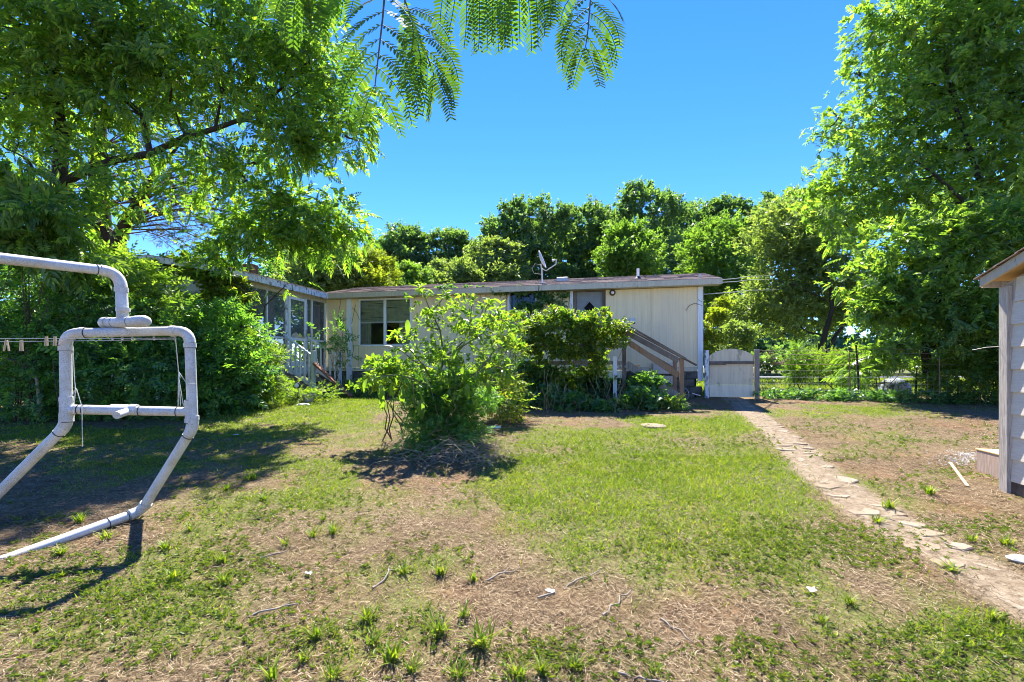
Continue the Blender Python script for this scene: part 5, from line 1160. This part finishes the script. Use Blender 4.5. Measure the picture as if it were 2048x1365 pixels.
mb = collar(P(268, 820, 3.67), RM_-LM); mb2 = collar(P(240, 820, 3.665), RM_-LM, PR*1.16, .12); mb.v += []; mb.build('tee', M['pvc'], clo); mb2.build('tee', M['pvc'], clo)
for p, d in ((eL[0]+(0, 0, -.02), LB-LT), (eR[-1]+(0, 0, -.02), RB-RT), (LM+(0, 0, .08), LB-LT), (LM+(0, 0, -.08), LB-LT), (RM_+(0, 0, .08), RB-RT), (RM_+(0, 0, -.07), RB-RT), (eL[-1]+unit(RT-LT)*.02, RT-LT), (eR[0]-unit(RT-LT)*.02, RT-LT), (gE[-1], GE-RE), (gE[0], RE-RB), (bR[0]+(0, 0, .01), RB-RT), (bL[0]+(0, 0, .01), RB-RT)):
    collar(p, d, PR*1.2, .035).build('collar', M['pvc'], clo)
mb = collar(LM, LB-LT, PR*1.13, .16); mb.build('tee', M['pvc'], clo); collar(RM_, RB-RT, PR*1.13, .16).build('tee', M['pvc'], clo)
# upper arm: tee on the top bar, riser, elbow and a level pipe towards the viewer's side
T0, T1 = P(206, 646, 3.69), P(286, 643, 3.52); TM = P(246, 645, 3.62); U = P(241, 545, 3.66); UE = P(0, 517, 3.08); UE2 = UE+(UE-U)*1.2
ue = elbow(TM, U, UE, .13); pipe('riser', [TM, ue[0]], PR*1.05); pipe('elbow', ue, PR*1.1); pipe('arm', [ue[-1], UE2]); pipe('tee', [T0+(TM-T0)*.25, TM, T1+(TM-T1)*.3], PR*1.1)
mb = MB(); mb.lathe(T1+(TM-T1)*.35, T1-T0, [(0, PR*1.22), (.10, PR*1.22), (.125, PR*1.0), (.135, PR*.5), (.137, .001)], 18); mb.build('end_cap', M['pvc'], clo)
mb = MB(); mb.lathe(T0+(TM-T0)*.3, T0-T1, [(0, PR*1.2), (.06, PR*1.2), (.08, PR*.95), (.088, PR*.5), (.09, .001)], 18); mb.build('end_cap', M['pvc'], clo)
collar(ue[0]+(0, 0, -.015), (0, 0, 1), PR*1.22, .035).build('collar', M['pvc'], clo); collar(TM+(0, 0, .10), (0, 0, 1), PR*1.22, .03).build('collar', M['pvc'], clo)
for p, d in ((eL[0]+(0, 0, -.038), LB-LT), (eR[-1]+(0, 0, -.038), RB-RT), (LM+unit(RM_-LM)*.085, RM_-LM), (LM+unit(RM_-LM)*.12, RM_-LM), (RM_-unit(RM_-LM)*.10, RM_-LM), (RM_+(0, 0, .10), RB-RT), (RM_+(0, 0, -.09), RB-RT), (LM+(0, 0, -.10), LB-LT), (eL[-1]+unit(RT-LT)*.04, RT-LT), (gE[-1]+unit(GE-RE)*.03, GE-RE), (gE[-1]+unit(GE-RE)*.16, GE-RE), (ue[-1]+unit(UE-U)*.02, UE-U), (bL[-1]+unit(LE-LB)*.02, LE-LB), (bR[-1]+unit(RE-RB)*.02, RE-RB), (T1+(TM-T1)*.62, T1-T0), (T0+(TM-T0)*.6, T1-T0), (mid+unit(RM_-LM)*.07, RM_-LM)):
    collar(p, d, PR*1.125, .004).build('joint_line', M['black'], clo)
for px in (146, 184, 225, 245, 265, 308, 350):
    Yh = 3.58+(px-131)/248*.16; p = P(px, 678, Yh); mb = MB(); mb.ring(p, (.3, 1, .1), .012, .0028, 14, 5); mb.tube([p+(0, 0, .012), p+(0, 0, .05)], .0028, 5); mb.build('eye_hook', M['wirepale'], clo)
def rope(label, runs, r=.0026, name='rope', m='rope', cat='rope'):
    mb = MB()
    for l in runs: mb.tube([P(*q_) for q_ in l], r, 6)
    return tag(mb.build(name, M[m]), label, cat)
rope('upper of two clothesline wires strung from the left edge under the pipe frame', [[(-420, 676, 3.2), (0, 677.5, 3.5), (130, 677.5, 3.5), (225, 677.5, 3.6), (350, 676.5, 3.72)]], .0026, 'clothesline_wire', 'wirepale', 'clothesline')
rope('lower of two clothesline wires strung from the left edge under the pipe frame', [[(-420, 682, 3.2), (0, 684, 3.5), (130, 682.5, 3.5), (225, 681.5, 3.6), (350, 678.5, 3.72)]], .0026, 'clothesline_wire', 'wirepale', 'clothesline')
rope('knotted white rope hanging inside the left upright with its tail near the grass', [[(145, 680, 3.56), (149, 762, 3.56), (151, 778, 3.55)], [(151, 778, 3.55), (143, 795, 3.54), (148, 797, 3.54), (153, 780, 3.54)], [(151, 778, 3.55), (148, 812, 3.52)], [(153, 778, 3.55), (163, 812, 3.53), (164, 830, 3.52), (165, 894, 3.52)], [(149, 776, 3.55), (154, 780, 3.54)], [(148, 812, 3.52), (146, 828, 3.52)]])
rope('white rope hanging inside the right upright and looped round the cross bar', [[(351, 679, 3.72), (357, 744, 3.71)], [(357, 744, 3.71), (361, 812, 3.68)], [(357, 744, 3.71), (356, 812, 3.68)], [(357, 754, 3.71), (367, 812, 3.68)], [(358, 745, 3.71), (374, 768, 3.68), (390, 768, 3.68)], [(357, 742, 3.71), (360, 756, 3.70)]])
for k, (px, py, op, lab) in enumerate(((13, 684, 1, 'leftmost bare wooden clothespin hanging open on the lower wire'), (43, 684, .3, 'second wooden clothespin from the left edge on the lower wire'), (93, 677, .2, 'third wooden clothespin from the left, clipped to the upper wire'), (110, 677, .2, 'wooden clothespin nearest the left upright, clipped to the upper wire'))):
    p = P(px, py, 3.5); pn = thing('clothespin', lab, 'clothespin', p, group='clothespins on the wires'); s_ = .014*op+.006; up = -.072 if k < 2 else -.058
    for sd in (-1, 1): mb = MB(); mb.beam(p+(sd*.004, 0, .014), p+(sd*s_, 0, up), .010, .008, up=(1, 0, 0)); mb.build('prong', M['pin'], pn)
    mb = MB(); mb.ring(p+(0, 0, -.018), (0, 1, 0), .005, .0015, 10, 5); mb.build('spring', M['metal'], pn)

# ------------------------------------------------------------------ mimosa: fronds that hang into the top of the picture from a branch overhead
MY = .92
mim = thing('mimosa_tree', 'feathery mimosa fronds hanging down from overhead against the blue sky', 'tree', (-1.6, -1.2, float(gz(-1.6, -1.2))))
mb = MB(); mb.tube([(-1.6, -1.2, -.1), (-1.55, -1.15, 1.2), (-1.5, -.9, 2.2), (-1.25, -.3, 2.75), (-.85, .35, 2.72), (-.35, .75, 2.62), (.15, .98, 2.56), (.4, 1.05, 2.5)], [.075, .065, .055, .045, .03, .02, .012, .007], 10); mb.build('trunk', M['bark'], mim)
def leaflet_pair(p, t, side, up, L, ang):
    out = []
    for s in (-1, 1):
        d = unit(t*math.cos(ang)+side*s*math.sin(ang)); w = unit(np.cross(d, up)); wd = L*.29
        out.append([p, p+d*L*.18+w*wd*.5, p+d*L*.7+w*wd*.42, p+d*L, p+d*L*.75-w*wd*.35, p+d*L*.2-w*wd*.4])
    return out
def pinna(parent, p0, p1, bend, n=21, L=.0205):
    """one feather of the frond: a curved rib with paired narrow leaflets"""
    p0, p1 = np.array(p0), np.array(p1); c = (p0+p1)/2+bend; vs, fs = [], []
    face = unit(np.array((random.uniform(-.5, .5), -.75+random.uniform(-.25, .25), .55)))
    for i in range(n):
        t = (i+.8)/n; p = (1-t)**2*p0+2*t*(1-t)*c+t*t*p1; tg = unit(2*(1-t)*(c-p0)+2*t*(p1-c)); sd = unit(np.cross(tg, face)); nn = np.cross(sd, tg)
        LL = L*(.62+.55*math.sin(math.pi*min(.93, t*.85+.12)))
        for q_ in leaflet_pair(p, tg+rng.normal(0, .02, 3), sd+rng.normal(0, .03, 3), nn, LL*random.uniform(.86, 1.08), 1.14-.3*t+random.gauss(0, .03)):
            if random.random() < .025: continue
            b = len(vs); vs += q_; fs.append(tuple(range(b, b+6)))
    mb = MB(); mb.add(vs, fs); mb.tube([(1-t)**2*p0+2*t*(1-t)*c+t*t*p1 for t in np.linspace(0, 1, 7)], .0008, 4, False)
    return mb.build('pinna', M['leaf_mimosa'], parent)
def frond(rach, prs, dY=0.):
    """rach: pixel polyline of the rachis; prs: (fraction along it, tip px, tip py, bow)"""
    Yf = MY+dY; pts = [P(a, b, Yf) for a, b in rach]; cum = [0]
    for a, b in zip(pts[:-1], pts[1:]): cum.append(cum[-1]+np.linalg.norm(b-a))
    mb = MB(); mb.tube(pts, np.linspace(.0022, .0012, len(pts)), 6, False)
    # petiole up to the branch overhead
    top = pts[0]; mb.tube([top, top+(0, .02, .12), top+(.02, .06, max(.14, 2.62-top[2]))], .0022, 5, False); fr = mb.build('frond', M['greenstem'], mim)
    for f, tx, ty, bow in prs:
        s = f*cum[-1]; k = max(i for i in range(len(cum)-1) if cum[i] <= s+1e-9); p = pts[k]+(pts[k+1]-pts[k])*(s-cum[k])/max(1e-6, cum[k+1]-cum[k])
        e = P(tx, ty, Yf+random.uniform(-.05, .04)); d = e-p; nrm = unit(np.array((-d[2], 0, d[0])))
        out = nrm if nrm[0]*(tx-1024) != 0 and (np.dot(nrm, (1 if bow > 0 else -1, 0, 0)) > 0) else -nrm
        pinna(fr, p, e, out*abs(bow)*np.linalg.norm(d)+np.array((0, random.uniform(-.01, .01), 0)), n=max(14, int(np.linalg.norm(d)/.0080)))
frond([(772, -40), (765, 40), (757, 110), (750, 172)], [(.15, 690, 52, -.28), (.30, 682, 105, -.30), (.42, 684, 140, -.30), (.55, 682, 182, -.28), (.68, 684, 212, -.25), (.80, 697, 236, -.2), (.99, 718, 266, -.10), (.99, 803, 270, .12), (.82, 824, 250, .2), (.70, 838, 228, .22), (.56, 850, 205, .25), (.42, 846, 172, .28), (.28, 842, 140, .3), (.15, 825, 95, .3)])
frond([(795, -40), (820, 30), (850, 100), (868, 150)], [(.2, 790, 150, .1), (.35, 800, 190, .1), (.55, 822, 215, .12), (.75, 845, 230, .1), (.98, 856, 240, .05), (.99, 901, 236, .08), (.85, 909, 212, .2), (.72, 915, 187, .22), (.58, 917, 162, .25), (.45, 912, 113, .25), (.3, 902, 90, .25)], .05)
frond([(905, -75), (940, -55), (980, -48), (1010, -45)], [(.0, 880, 45, -.05), (.12, 898, 64, .05), (.25, 928, 96, .06), (.38, 948, 103, .05), (.5, 957, 100, .04), (.62, 974, 102, .04), (.75, 983, 85, .02), (.88, 997, 104, -.02), (.99, 1008, 92, .02)], .02)
frond([(1010, -70), (1045, -60), (1085, -55)], [(.05, 1012, 93, -.04), (.2, 1026, 94, -.06), (.4, 1040, 85, -.02), (.5, 1063, 103, .06), (.7, 1076, 92, .05), (.85, 1089, 72, .08), (.99, 1100, 55, .1), (.99, 1112, 40, .12)], -.03)
frond([(1186, -60), (1180, 10), (1176, 60), (1171, 95)], [(.2, 1121, 50, -.3), (.3, 1119, 92, -.25), (.48, 1122, 120, -.22), (.66, 1124, 140, -.2), (.82, 1131, 156, -.15), (.99, 1145, 174, -.06), (.99, 1200, 171, .06), (.85, 1217, 157, .14), (.7, 1226, 133, .2), (.55, 1234, 112, .22), (.4, 1239, 90, .25), (.28, 1246, 42, .25)], .03)
frond([(610, -60), (600, -45), (590, -40)], [(.0, 630, 75, .05), (.2, 648, 62, .1), (.4, 608, 75, 0), (.6, 587, 92, -.05), (.8, 572, 72, -.1), (.99, 548, 55, -.2), (.9, 516, 48, -.3), (.3, 622, 70, .1)], -.08)
frond([(700, -60), (690, -50), (670, -45)], [(.0, 700, 25, .1), (.4, 680, 40, .1), (.8, 662, 30, .05), (.99, 640, 55, -.05), (.6, 655, 62, -.02)], .0)

# ------------------------------------------------------------------ small things lying about
pot = G(617, 806); pt = thing('broken_pot', 'broken grey pot with a torn rim beside the porch steps', 'pot', pot)
mb = MB(); n_ = 14; vs = []
for ring_, (z, r) in enumerate(((0, .11), (.10, .13), (.22, .15))):
    for i in range(n_):
        a = 2*math.pi*i/n_; zz = z-(.10*max(0, math.sin(a+.6)) if ring_ == 2 else 0); vs.append((pot[0]+r*math.cos(a), pot[1]+r*math.sin(a), pot[2]+zz))
mb.add(vs, [(k*n_+i, k*n_+(i+1) % n_, (k+1)*n_+(i+1) % n_, (k+1)*n_+i) for k in (0, 1) for i in range(n_)], True); mb.add(vs[:n_], [tuple(range(n_))]); mb.build('shell', M['metal'], pt)
mb = MB(); mb.lathe(pot+(0, 0, .13), (0, 0, 1), [(0, .13), (.005, .001)], 14); mb.build('soil', M['twig'], pt)
def rock(name, c, d, m, label, cat='stone', seed=1):
    r = np.random.default_rng(seed); mb = MB(); vs = []; nu, nv = 9, 5
    for j in range(nv):
        th = math.pi*(j+.3)/(nv-.4)
        for i in range(nu): a = 2*math.pi*i/nu; k = 1+r.normal(0, .09); vs.append((c[0]+d[0]/2*k*math.sin(th)*math.cos(a), c[1]+d[1]/2*k*math.sin(th)*math.sin(a), c[2]+d[2]/2*math.cos(th)*k+d[2]*.25))
    mb.add(vs, [(j*nu+i, j*nu+(i+1) % nu, (j+1)*nu+(i+1) % nu, (j+1)*nu+i) for j in range(nv-1) for i in range(nu)]+[tuple(range(nu))[::-1], tuple(range((nv-1)*nu, nv*nu))])
    return tag(mb.build(name, m), label, cat)
rock('stone', G(985, 858), (.28, .14, .07), M['stone_white'], 'pale flat stone in the grass right of the vine mound', seed=3)
rock('stone', G(607, 812), (.34, .2, .08), M['stone_white'], 'pale buff stone at the foot of the broken grey pot', seed=4)
rock('stone', G(2040, 1122), (.16, .12, .05), M['stone_white'], 'whitish stone at the right edge beside the garden path', seed=5)
c = G(1306, 853); mb = MB(); mb.lathe((c[0], c[1], c[2]-.03), (.02, -.03, 1), [(0, .23), (.045, .23), (.055, .21), (.056, .001)], 26); tag(mb.build('stepping_stone', M['flag']), 'round tan stepping stone in the grass before the deck stair', 'stepping stone')
lc = P(594, 772, 11.0); lg = float(gz(lc[0], lc[1]))
sl_ = thing('garden_light', 'small black garden light with a pale round lens in the weeds by the steps', 'garden light', (lc[0], lc[1], lg))
mb = MB(); mb.tube([(lc[0], lc[1]+.05, lg-.05), (lc[0], lc[1]+.05, lc[2])], .015, 8); mb.lathe(lc+(0, .08, 0), (0, -1, .1), [(0, .03), (.05, .075), (.11, .08), (.115, .06)], 18); mb.build('housing', M['black'], sl_)
mb = MB(); mb.lathe(lc+(0, -.025, .005), (0, -1, .1), [(0, .062), (.012, .05), (.018, .001)], 18); mb.build('lens', M['white_plastic'], sl_)
mb = MB()
for k in range(3): a = 2.1*k+.4; mb.tube([(lc[0], lc[1]+.05, lg+.16), (lc[0]+.16*math.cos(a), lc[1]+.05+.14*math.sin(a), lg)], .012, 6)
mb.build('leg', M['black'], sl_)
ash = thing('ash_patch', 'scatter of pale grey ash and chips on the ground before the wooden box', 'ash', G(1925, 916))
mb = MB()
for k in range(420):
    c = G(random.gauss(1928, 26), random.gauss(916, 7)); s = random.uniform(.004, .014); a = random.uniform(0, 6.28)
    mb.box(c+(0, 0, s*.3), (s*1.6, s, s*.6), np.array(((math.cos(a), -math.sin(a), 0), (math.sin(a), math.cos(a), 0), (0, 0, 1))))
mb.build('chips', M['ashgrey'], ash, kind='stuff')
def scrap(px, py, w, label, seed):
    c = G(px, py); r = random.Random(seed); vs = [(c[0]+(i-1.5)*w*.33+r.uniform(-.1, .1)*w, c[1]+(j-1)*w*.4+r.uniform(-.1, .1)*w, c[2]+.012+r.uniform(0, .018)) for j in range(3) for i in range(4)]
    mb = MB(); mb.add(vs, [(j*4+i, j*4+i+1, (j+1)*4+i+1, (j+1)*4+i) for j in range(2) for i in range(3)]); tag(mb.build('paper_scrap', M['paper']), label, 'scrap')
scrap(1101, 1187, .055, 'white scrap of paper on the bare litter in the foreground', 1); scrap(617, 1152, .045, 'crumpled white scrap among the dry litter left of centre', 2); scrap(1624, 1186, .05, 'white scrap lying in the weeds left of the garden path', 3); scrap(472, 872, .08, 'small bright scrap in the shaded grass right of the pipe frame', 4)
mb = MB(); a, b = G(1900, 930), G(1935, 975); mb.beam(a+(0, 0, .03), b+(0, 0, .012), .025, .012); tag(mb.build('bare_stick', M['pin']), 'peeled pale stick lying on brown litter in front of the wooden box', 'stick')
for px0, py0, px1, py1, lab in ((1075, 1200, 1200, 1145, 'long twig lying across the bare litter right of the foreground scrap'), (505, 1235, 598, 1212, 'dark bent twig on the litter left of the foreground tufts'), (745, 1180, 800, 1135, 'thin twig just left of the middle grass tufts'), (1205, 1235, 1262, 1185, 'dark twig right of the white foreground scrap'), (1322, 1242, 1385, 1290, 'curved pale twig on the bare litter toward the lower right'), (975, 1165, 1040, 1140, 'short twig right of the middle grass tufts'), (520, 1120, 575, 1105, 'twig in the sparse grass above the crumpled scrap'), (1235, 1350, 1330, 1372, 'twig at the bottom edge among the right tufts'), (1890, 1090, 1935, 1110, 'dark twig lying on the stones near the end of the path'), (1745, 1030, 1790, 1045, 'twig lying across the middle of the stone path')):
    a, b = G(px0, py0), G(px1, py1); mb = MB(); l = wig(a+(0, 0, .012), b+(0, 0, .014), 6, .06); mb.tube(l, np.linspace(.006, .003, 7), 6)
    if random.random() < .6: mb.tube([l[3], l[3]+unit(b-a)*.06+(random.uniform(-.04, .04), .03, .01)], [.004, .002], 5)
    tag(mb.build('fallen_twig', M['greywood']), lab, 'twig', 'dry twigs lying on the ground')

# ------------------------------------------------------------------ grass, weeds and dry litter (nobody could count these)
def scatter(bands):
    xs, ys = [], []
    for y0, y1, dens in bands:
        w1 = 1.20*y1+.5; n = int(dens*2*w1*(y1-y0)); x = rng.uniform(-w1, w1, n); y = rng.uniform(y0, y1, n); k = np.abs(x) < 1.16*y+.45; xs.append(x[k]); ys.append(y[k])
    return np.concatenate(xs), np.concatenate(ys)
def hidden(x, y):                                  # under the house, shed and thick bushes there is nothing to see
    lx = (x-HO[0])*HXV[0]+(y-HO[1])*HXV[1]; ly = (x-HO[0])*HYV[0]+(y-HO[1])*HYV[1]; sx = (x-SO[0])*HXV[0]+(y-SO[1])*HXV[1]; sy = (x-SO[0])*HYV[0]+(y-SO[1])*HYV[1]
    return ((ly > -.05) & (lx < .1)) | ((sx > -.03) & (sy < .05)) | ((lx < PX) & (ly > PYF))
x, y = scatter([(1.5, 2.6, 7600), (2.6, 4, 6800), (4, 6, 6200), (6, 9, 3600), (9, 12.6, 2600)])
lawn = field(GRASS, x, y); p = grassf(x, y)**1.5*(.30+.9*np.clip(lawn, 0, 1))*np.clip(1.9*fbm(x*4.3, y*4.3, 71, 4)-.25, .12, 1); k = (rng.random(len(x)) < p) & ~hidden(x, y); x, y, lawn = x[k], y[k], lawn[k]
n = len(x); pos = np.stack([x, y, gz(x, y)-.004], 1); far = np.clip((y-5)/7, 0, 1)
h = rng.uniform(.020, .046, n)*(1+.25*np.clip(lawn, 0, 1))*(1+.4*far); d = rng.normal(0, .75, (n, 3)); d[:, 2] = np.abs(d[:, 2])*.5+.75
v, f = place(tmpl([leaf1(.16, .02, .25, wide=.35)]), pos, d, h, 1.); v2 = v; grass = rawmesh('grass', v, f, M['blade'], kind='stuff')
x, y = scatter([(1.5, 2.6, 1050), (2.6, 4, 850), (4, 6, 480), (6, 9, 240), (9, 12.6, 130)])
p = weedf(x, y)**1.25; k = (rng.random(len(x)) < p) & ~hidden(x, y); x, y = x[k], y[k]; n = len(x)
pos = np.stack([x, y, gz(x, y)+.004], 1); d = rng.normal(0, .35, (n, 3)); d[:, 2] = 1.; ros = []
for q_ in range(3):
    r_ = random.Random(q_); L = []
    for i in range(7+q_): a = 2*math.pi*i/(7+q_)+r_.uniform(-.3, .3); e = r_.uniform(.05, .9); L.append(leaf1(.42, .12, .2, (0, r_.uniform(0, .35), 0), (math.cos(a)*math.cos(e), math.sin(e)*.8, math.sin(a)*math.cos(e)), r_.uniform(.6, 1.05)))
    ros.append(tmpl(L))
parts = []; ti = rng.integers(0, 3, n); sz = rng.uniform(.013, .038, n)*(1+.25*np.clip((y-4)/5, 0, 1))
for i in range(3): parts.append(place(ros[i], pos[ti == i], d[ti == i], sz[ti == i]))
v, f = merge(parts); rawmesh('weeds', v, f, M['weed'], kind='stuff')
x, y = scatter([(1.5, 2.6, 9500), (2.6, 4, 6200), (4, 6, 3200), (6, 9, 1300), (9, 12, 500)])
p = np.clip(1-1.0*grassf(x, y)-.25*weedf(x, y), .12, 1)*(1-.45*pathm(x, y))*(.4+.9*fbm(x*3, y*3, 61)); k = (rng.random(len(x)) < p) & ~hidden(x, y); x, y = x[k], y[k]; n = len(x)
a = rng.uniform(0, 6.28, n); L = rng.uniform(.018, .07, n)*(1+.4*np.clip((y-4)/5, 0, 1)); w = rng.uniform(.0011, .0026, n)*(1+np.clip((y-2.5)/4, 0, 1.2)); z = gz(x, y)+rng.uniform(.001, .012, n); tl = rng.normal(0, .16, n)
dx, dy = np.cos(a), np.sin(a); p0 = np.stack([x-dx*L/2-dy*w, y-dy*L/2+dx*w, z], 1); p1 = np.stack([x-dx*L/2+dy*w, y-dy*L/2-dx*w, z+.001], 1); p2 = np.stack([x+dx*L/2, y+dy*L/2, z+np.abs(tl)*L], 1)
rawmesh('straw', np.stack([p0, p1, p2], 1).reshape(-1, 3), np.arange(3*n).reshape(-1, 3), M['straw'], kind='stuff')
# brighter grass beyond the fence and along it
n = 26000; yy = 12.7+rng.random(n)**1.6*16; xx = rng.uniform(5.3, 6+yy*1.2, n); k = ~hidden(xx, yy); xx, yy = xx[k], yy[k]; n = len(xx)
d = rng.normal(0, .55, (n, 3)); d[:, 2] = 1; v, f = place(tmpl([leaf1(.16, .02, .25, wide=.35)]), np.stack([xx, yy, gz(xx, yy)-.01], 1), d, rng.uniform(.07, .16, n)*(1+.04*(yy-12)), 1.); rawmesh('grass_beyond_fence', v, f, M['blade'], kind='stuff')
# tufts of broad grass
TUFTS = [(635, 1278, 62), (743, 1290, 48), (878, 1268, 52), (781, 1322, 56), (822, 1345, 40), (925, 1236, 46), (963, 1292, 60), (916, 1358, 50), (1033, 1358, 62), (544, 1358, 52), (664, 1358, 50), (611, 1322, 42), (881, 1150, 46), (808, 1148, 34), (948, 1162, 34), (664, 1068, 30), (646, 1042, 30),
    (570, 1092, 34), (626, 1074, 30), (734, 1240, 42), (1086, 1348, 56), (214, 1080, 40), (123, 1110, 34), (331, 1098, 34), (381, 1062, 28), (451, 982, 30), (440, 1126, 34), (158, 1046, 30), (346, 1160, 34), (449, 1166, 34), (123, 1155, 26), (1780, 1018, 34), (1755, 1048, 32), (1945, 1085, 40), (2010, 1090, 36),
    (1860, 990, 30), (1645, 1245, 30), (1150, 1340, 40), (1310, 1352, 36), (505, 960, 28), (530, 1000, 26), (1905, 1142, 52), (1700, 1210, 34), (1985, 1240, 44)]
def blade3(L, w, a, lean, curl):
    d = np.array((math.cos(a), math.sin(a), 0)); s = np.array((-math.sin(a), math.cos(a), 0)); V = []
    for i, (t, ww) in enumerate(((0, .6), (.35, 1.), (.7, .8), (1., .06))): p = d*L*(lean*t+curl*t*t)+np.array((0, 0, L*(t-.42*curl*t*t*1.4))); V += [p-s*w*ww/2, p+s*w*ww/2]
    return np.array(V), np.array([(0, 1, 3, 2), (2, 3, 5, 4), (4, 5, 7, 6)])
ORD = ['first', 'second', 'third', 'fourth', 'fifth', 'sixth', 'seventh', 'eighth', 'ninth', 'tenth', 'eleventh', 'twelfth', 'thirteenth']
def region(px, py):
    if px > 1600: return 'beside the garden path' if py < 1160 else 'in the weeds below the garden path'
    if px < 475: return 'in the yard below the white pipe skid' if py > 1090 else 'in the shaded yard around the white pipe legs'
    if py > 1300: return 'in the row along the bottom edge'
    if py > 1200: return 'in the row above the bottom edge'
    if py > 1130: return 'on the bare litter in the middle of the yard'
    return 'in the sparse grass left of the bare litter'
TL = {}
for t_ in sorted(TUFTS): TL.setdefault(region(*t_[:2]), []).append(t_)
def tuft_label(t_):
    r_ = region(*t_[:2]); k = TL[r_].index(t_)
    return f"{ORD[k]} grass tuft from the left {r_}" if k else f"leftmost broad bladed grass tuft {r_}"
for px, py, hpx in TUFTS:
    c = G(px, py); H = hpx/FPX*c[1]*random.uniform(.6, .85); parts = []; nb = random.randint(26, 42); sq = .45 if (px, py) == (1905, 1142) else 1.
    for j in range(nb):
        V, F = blade3(H*random.uniform(.55, 1.1), H*random.uniform(.06, .11), random.uniform(0, 6.28), random.uniform(.1, .75)/sq**.5, random.uniform(.05, .6)); V[:, 2] *= sq
        parts.append((V+c+rng.normal(0, 1, 3)*H*np.array((.16, .14, 0)), F))
    v, f = merge(parts); o = rawmesh('grass_tuft', v-c, f, M['blade']); o.location = c; tag(o, tuft_label((px, py, hpx)), 'grass tuft', 'broad bladed grass tufts in the yard')
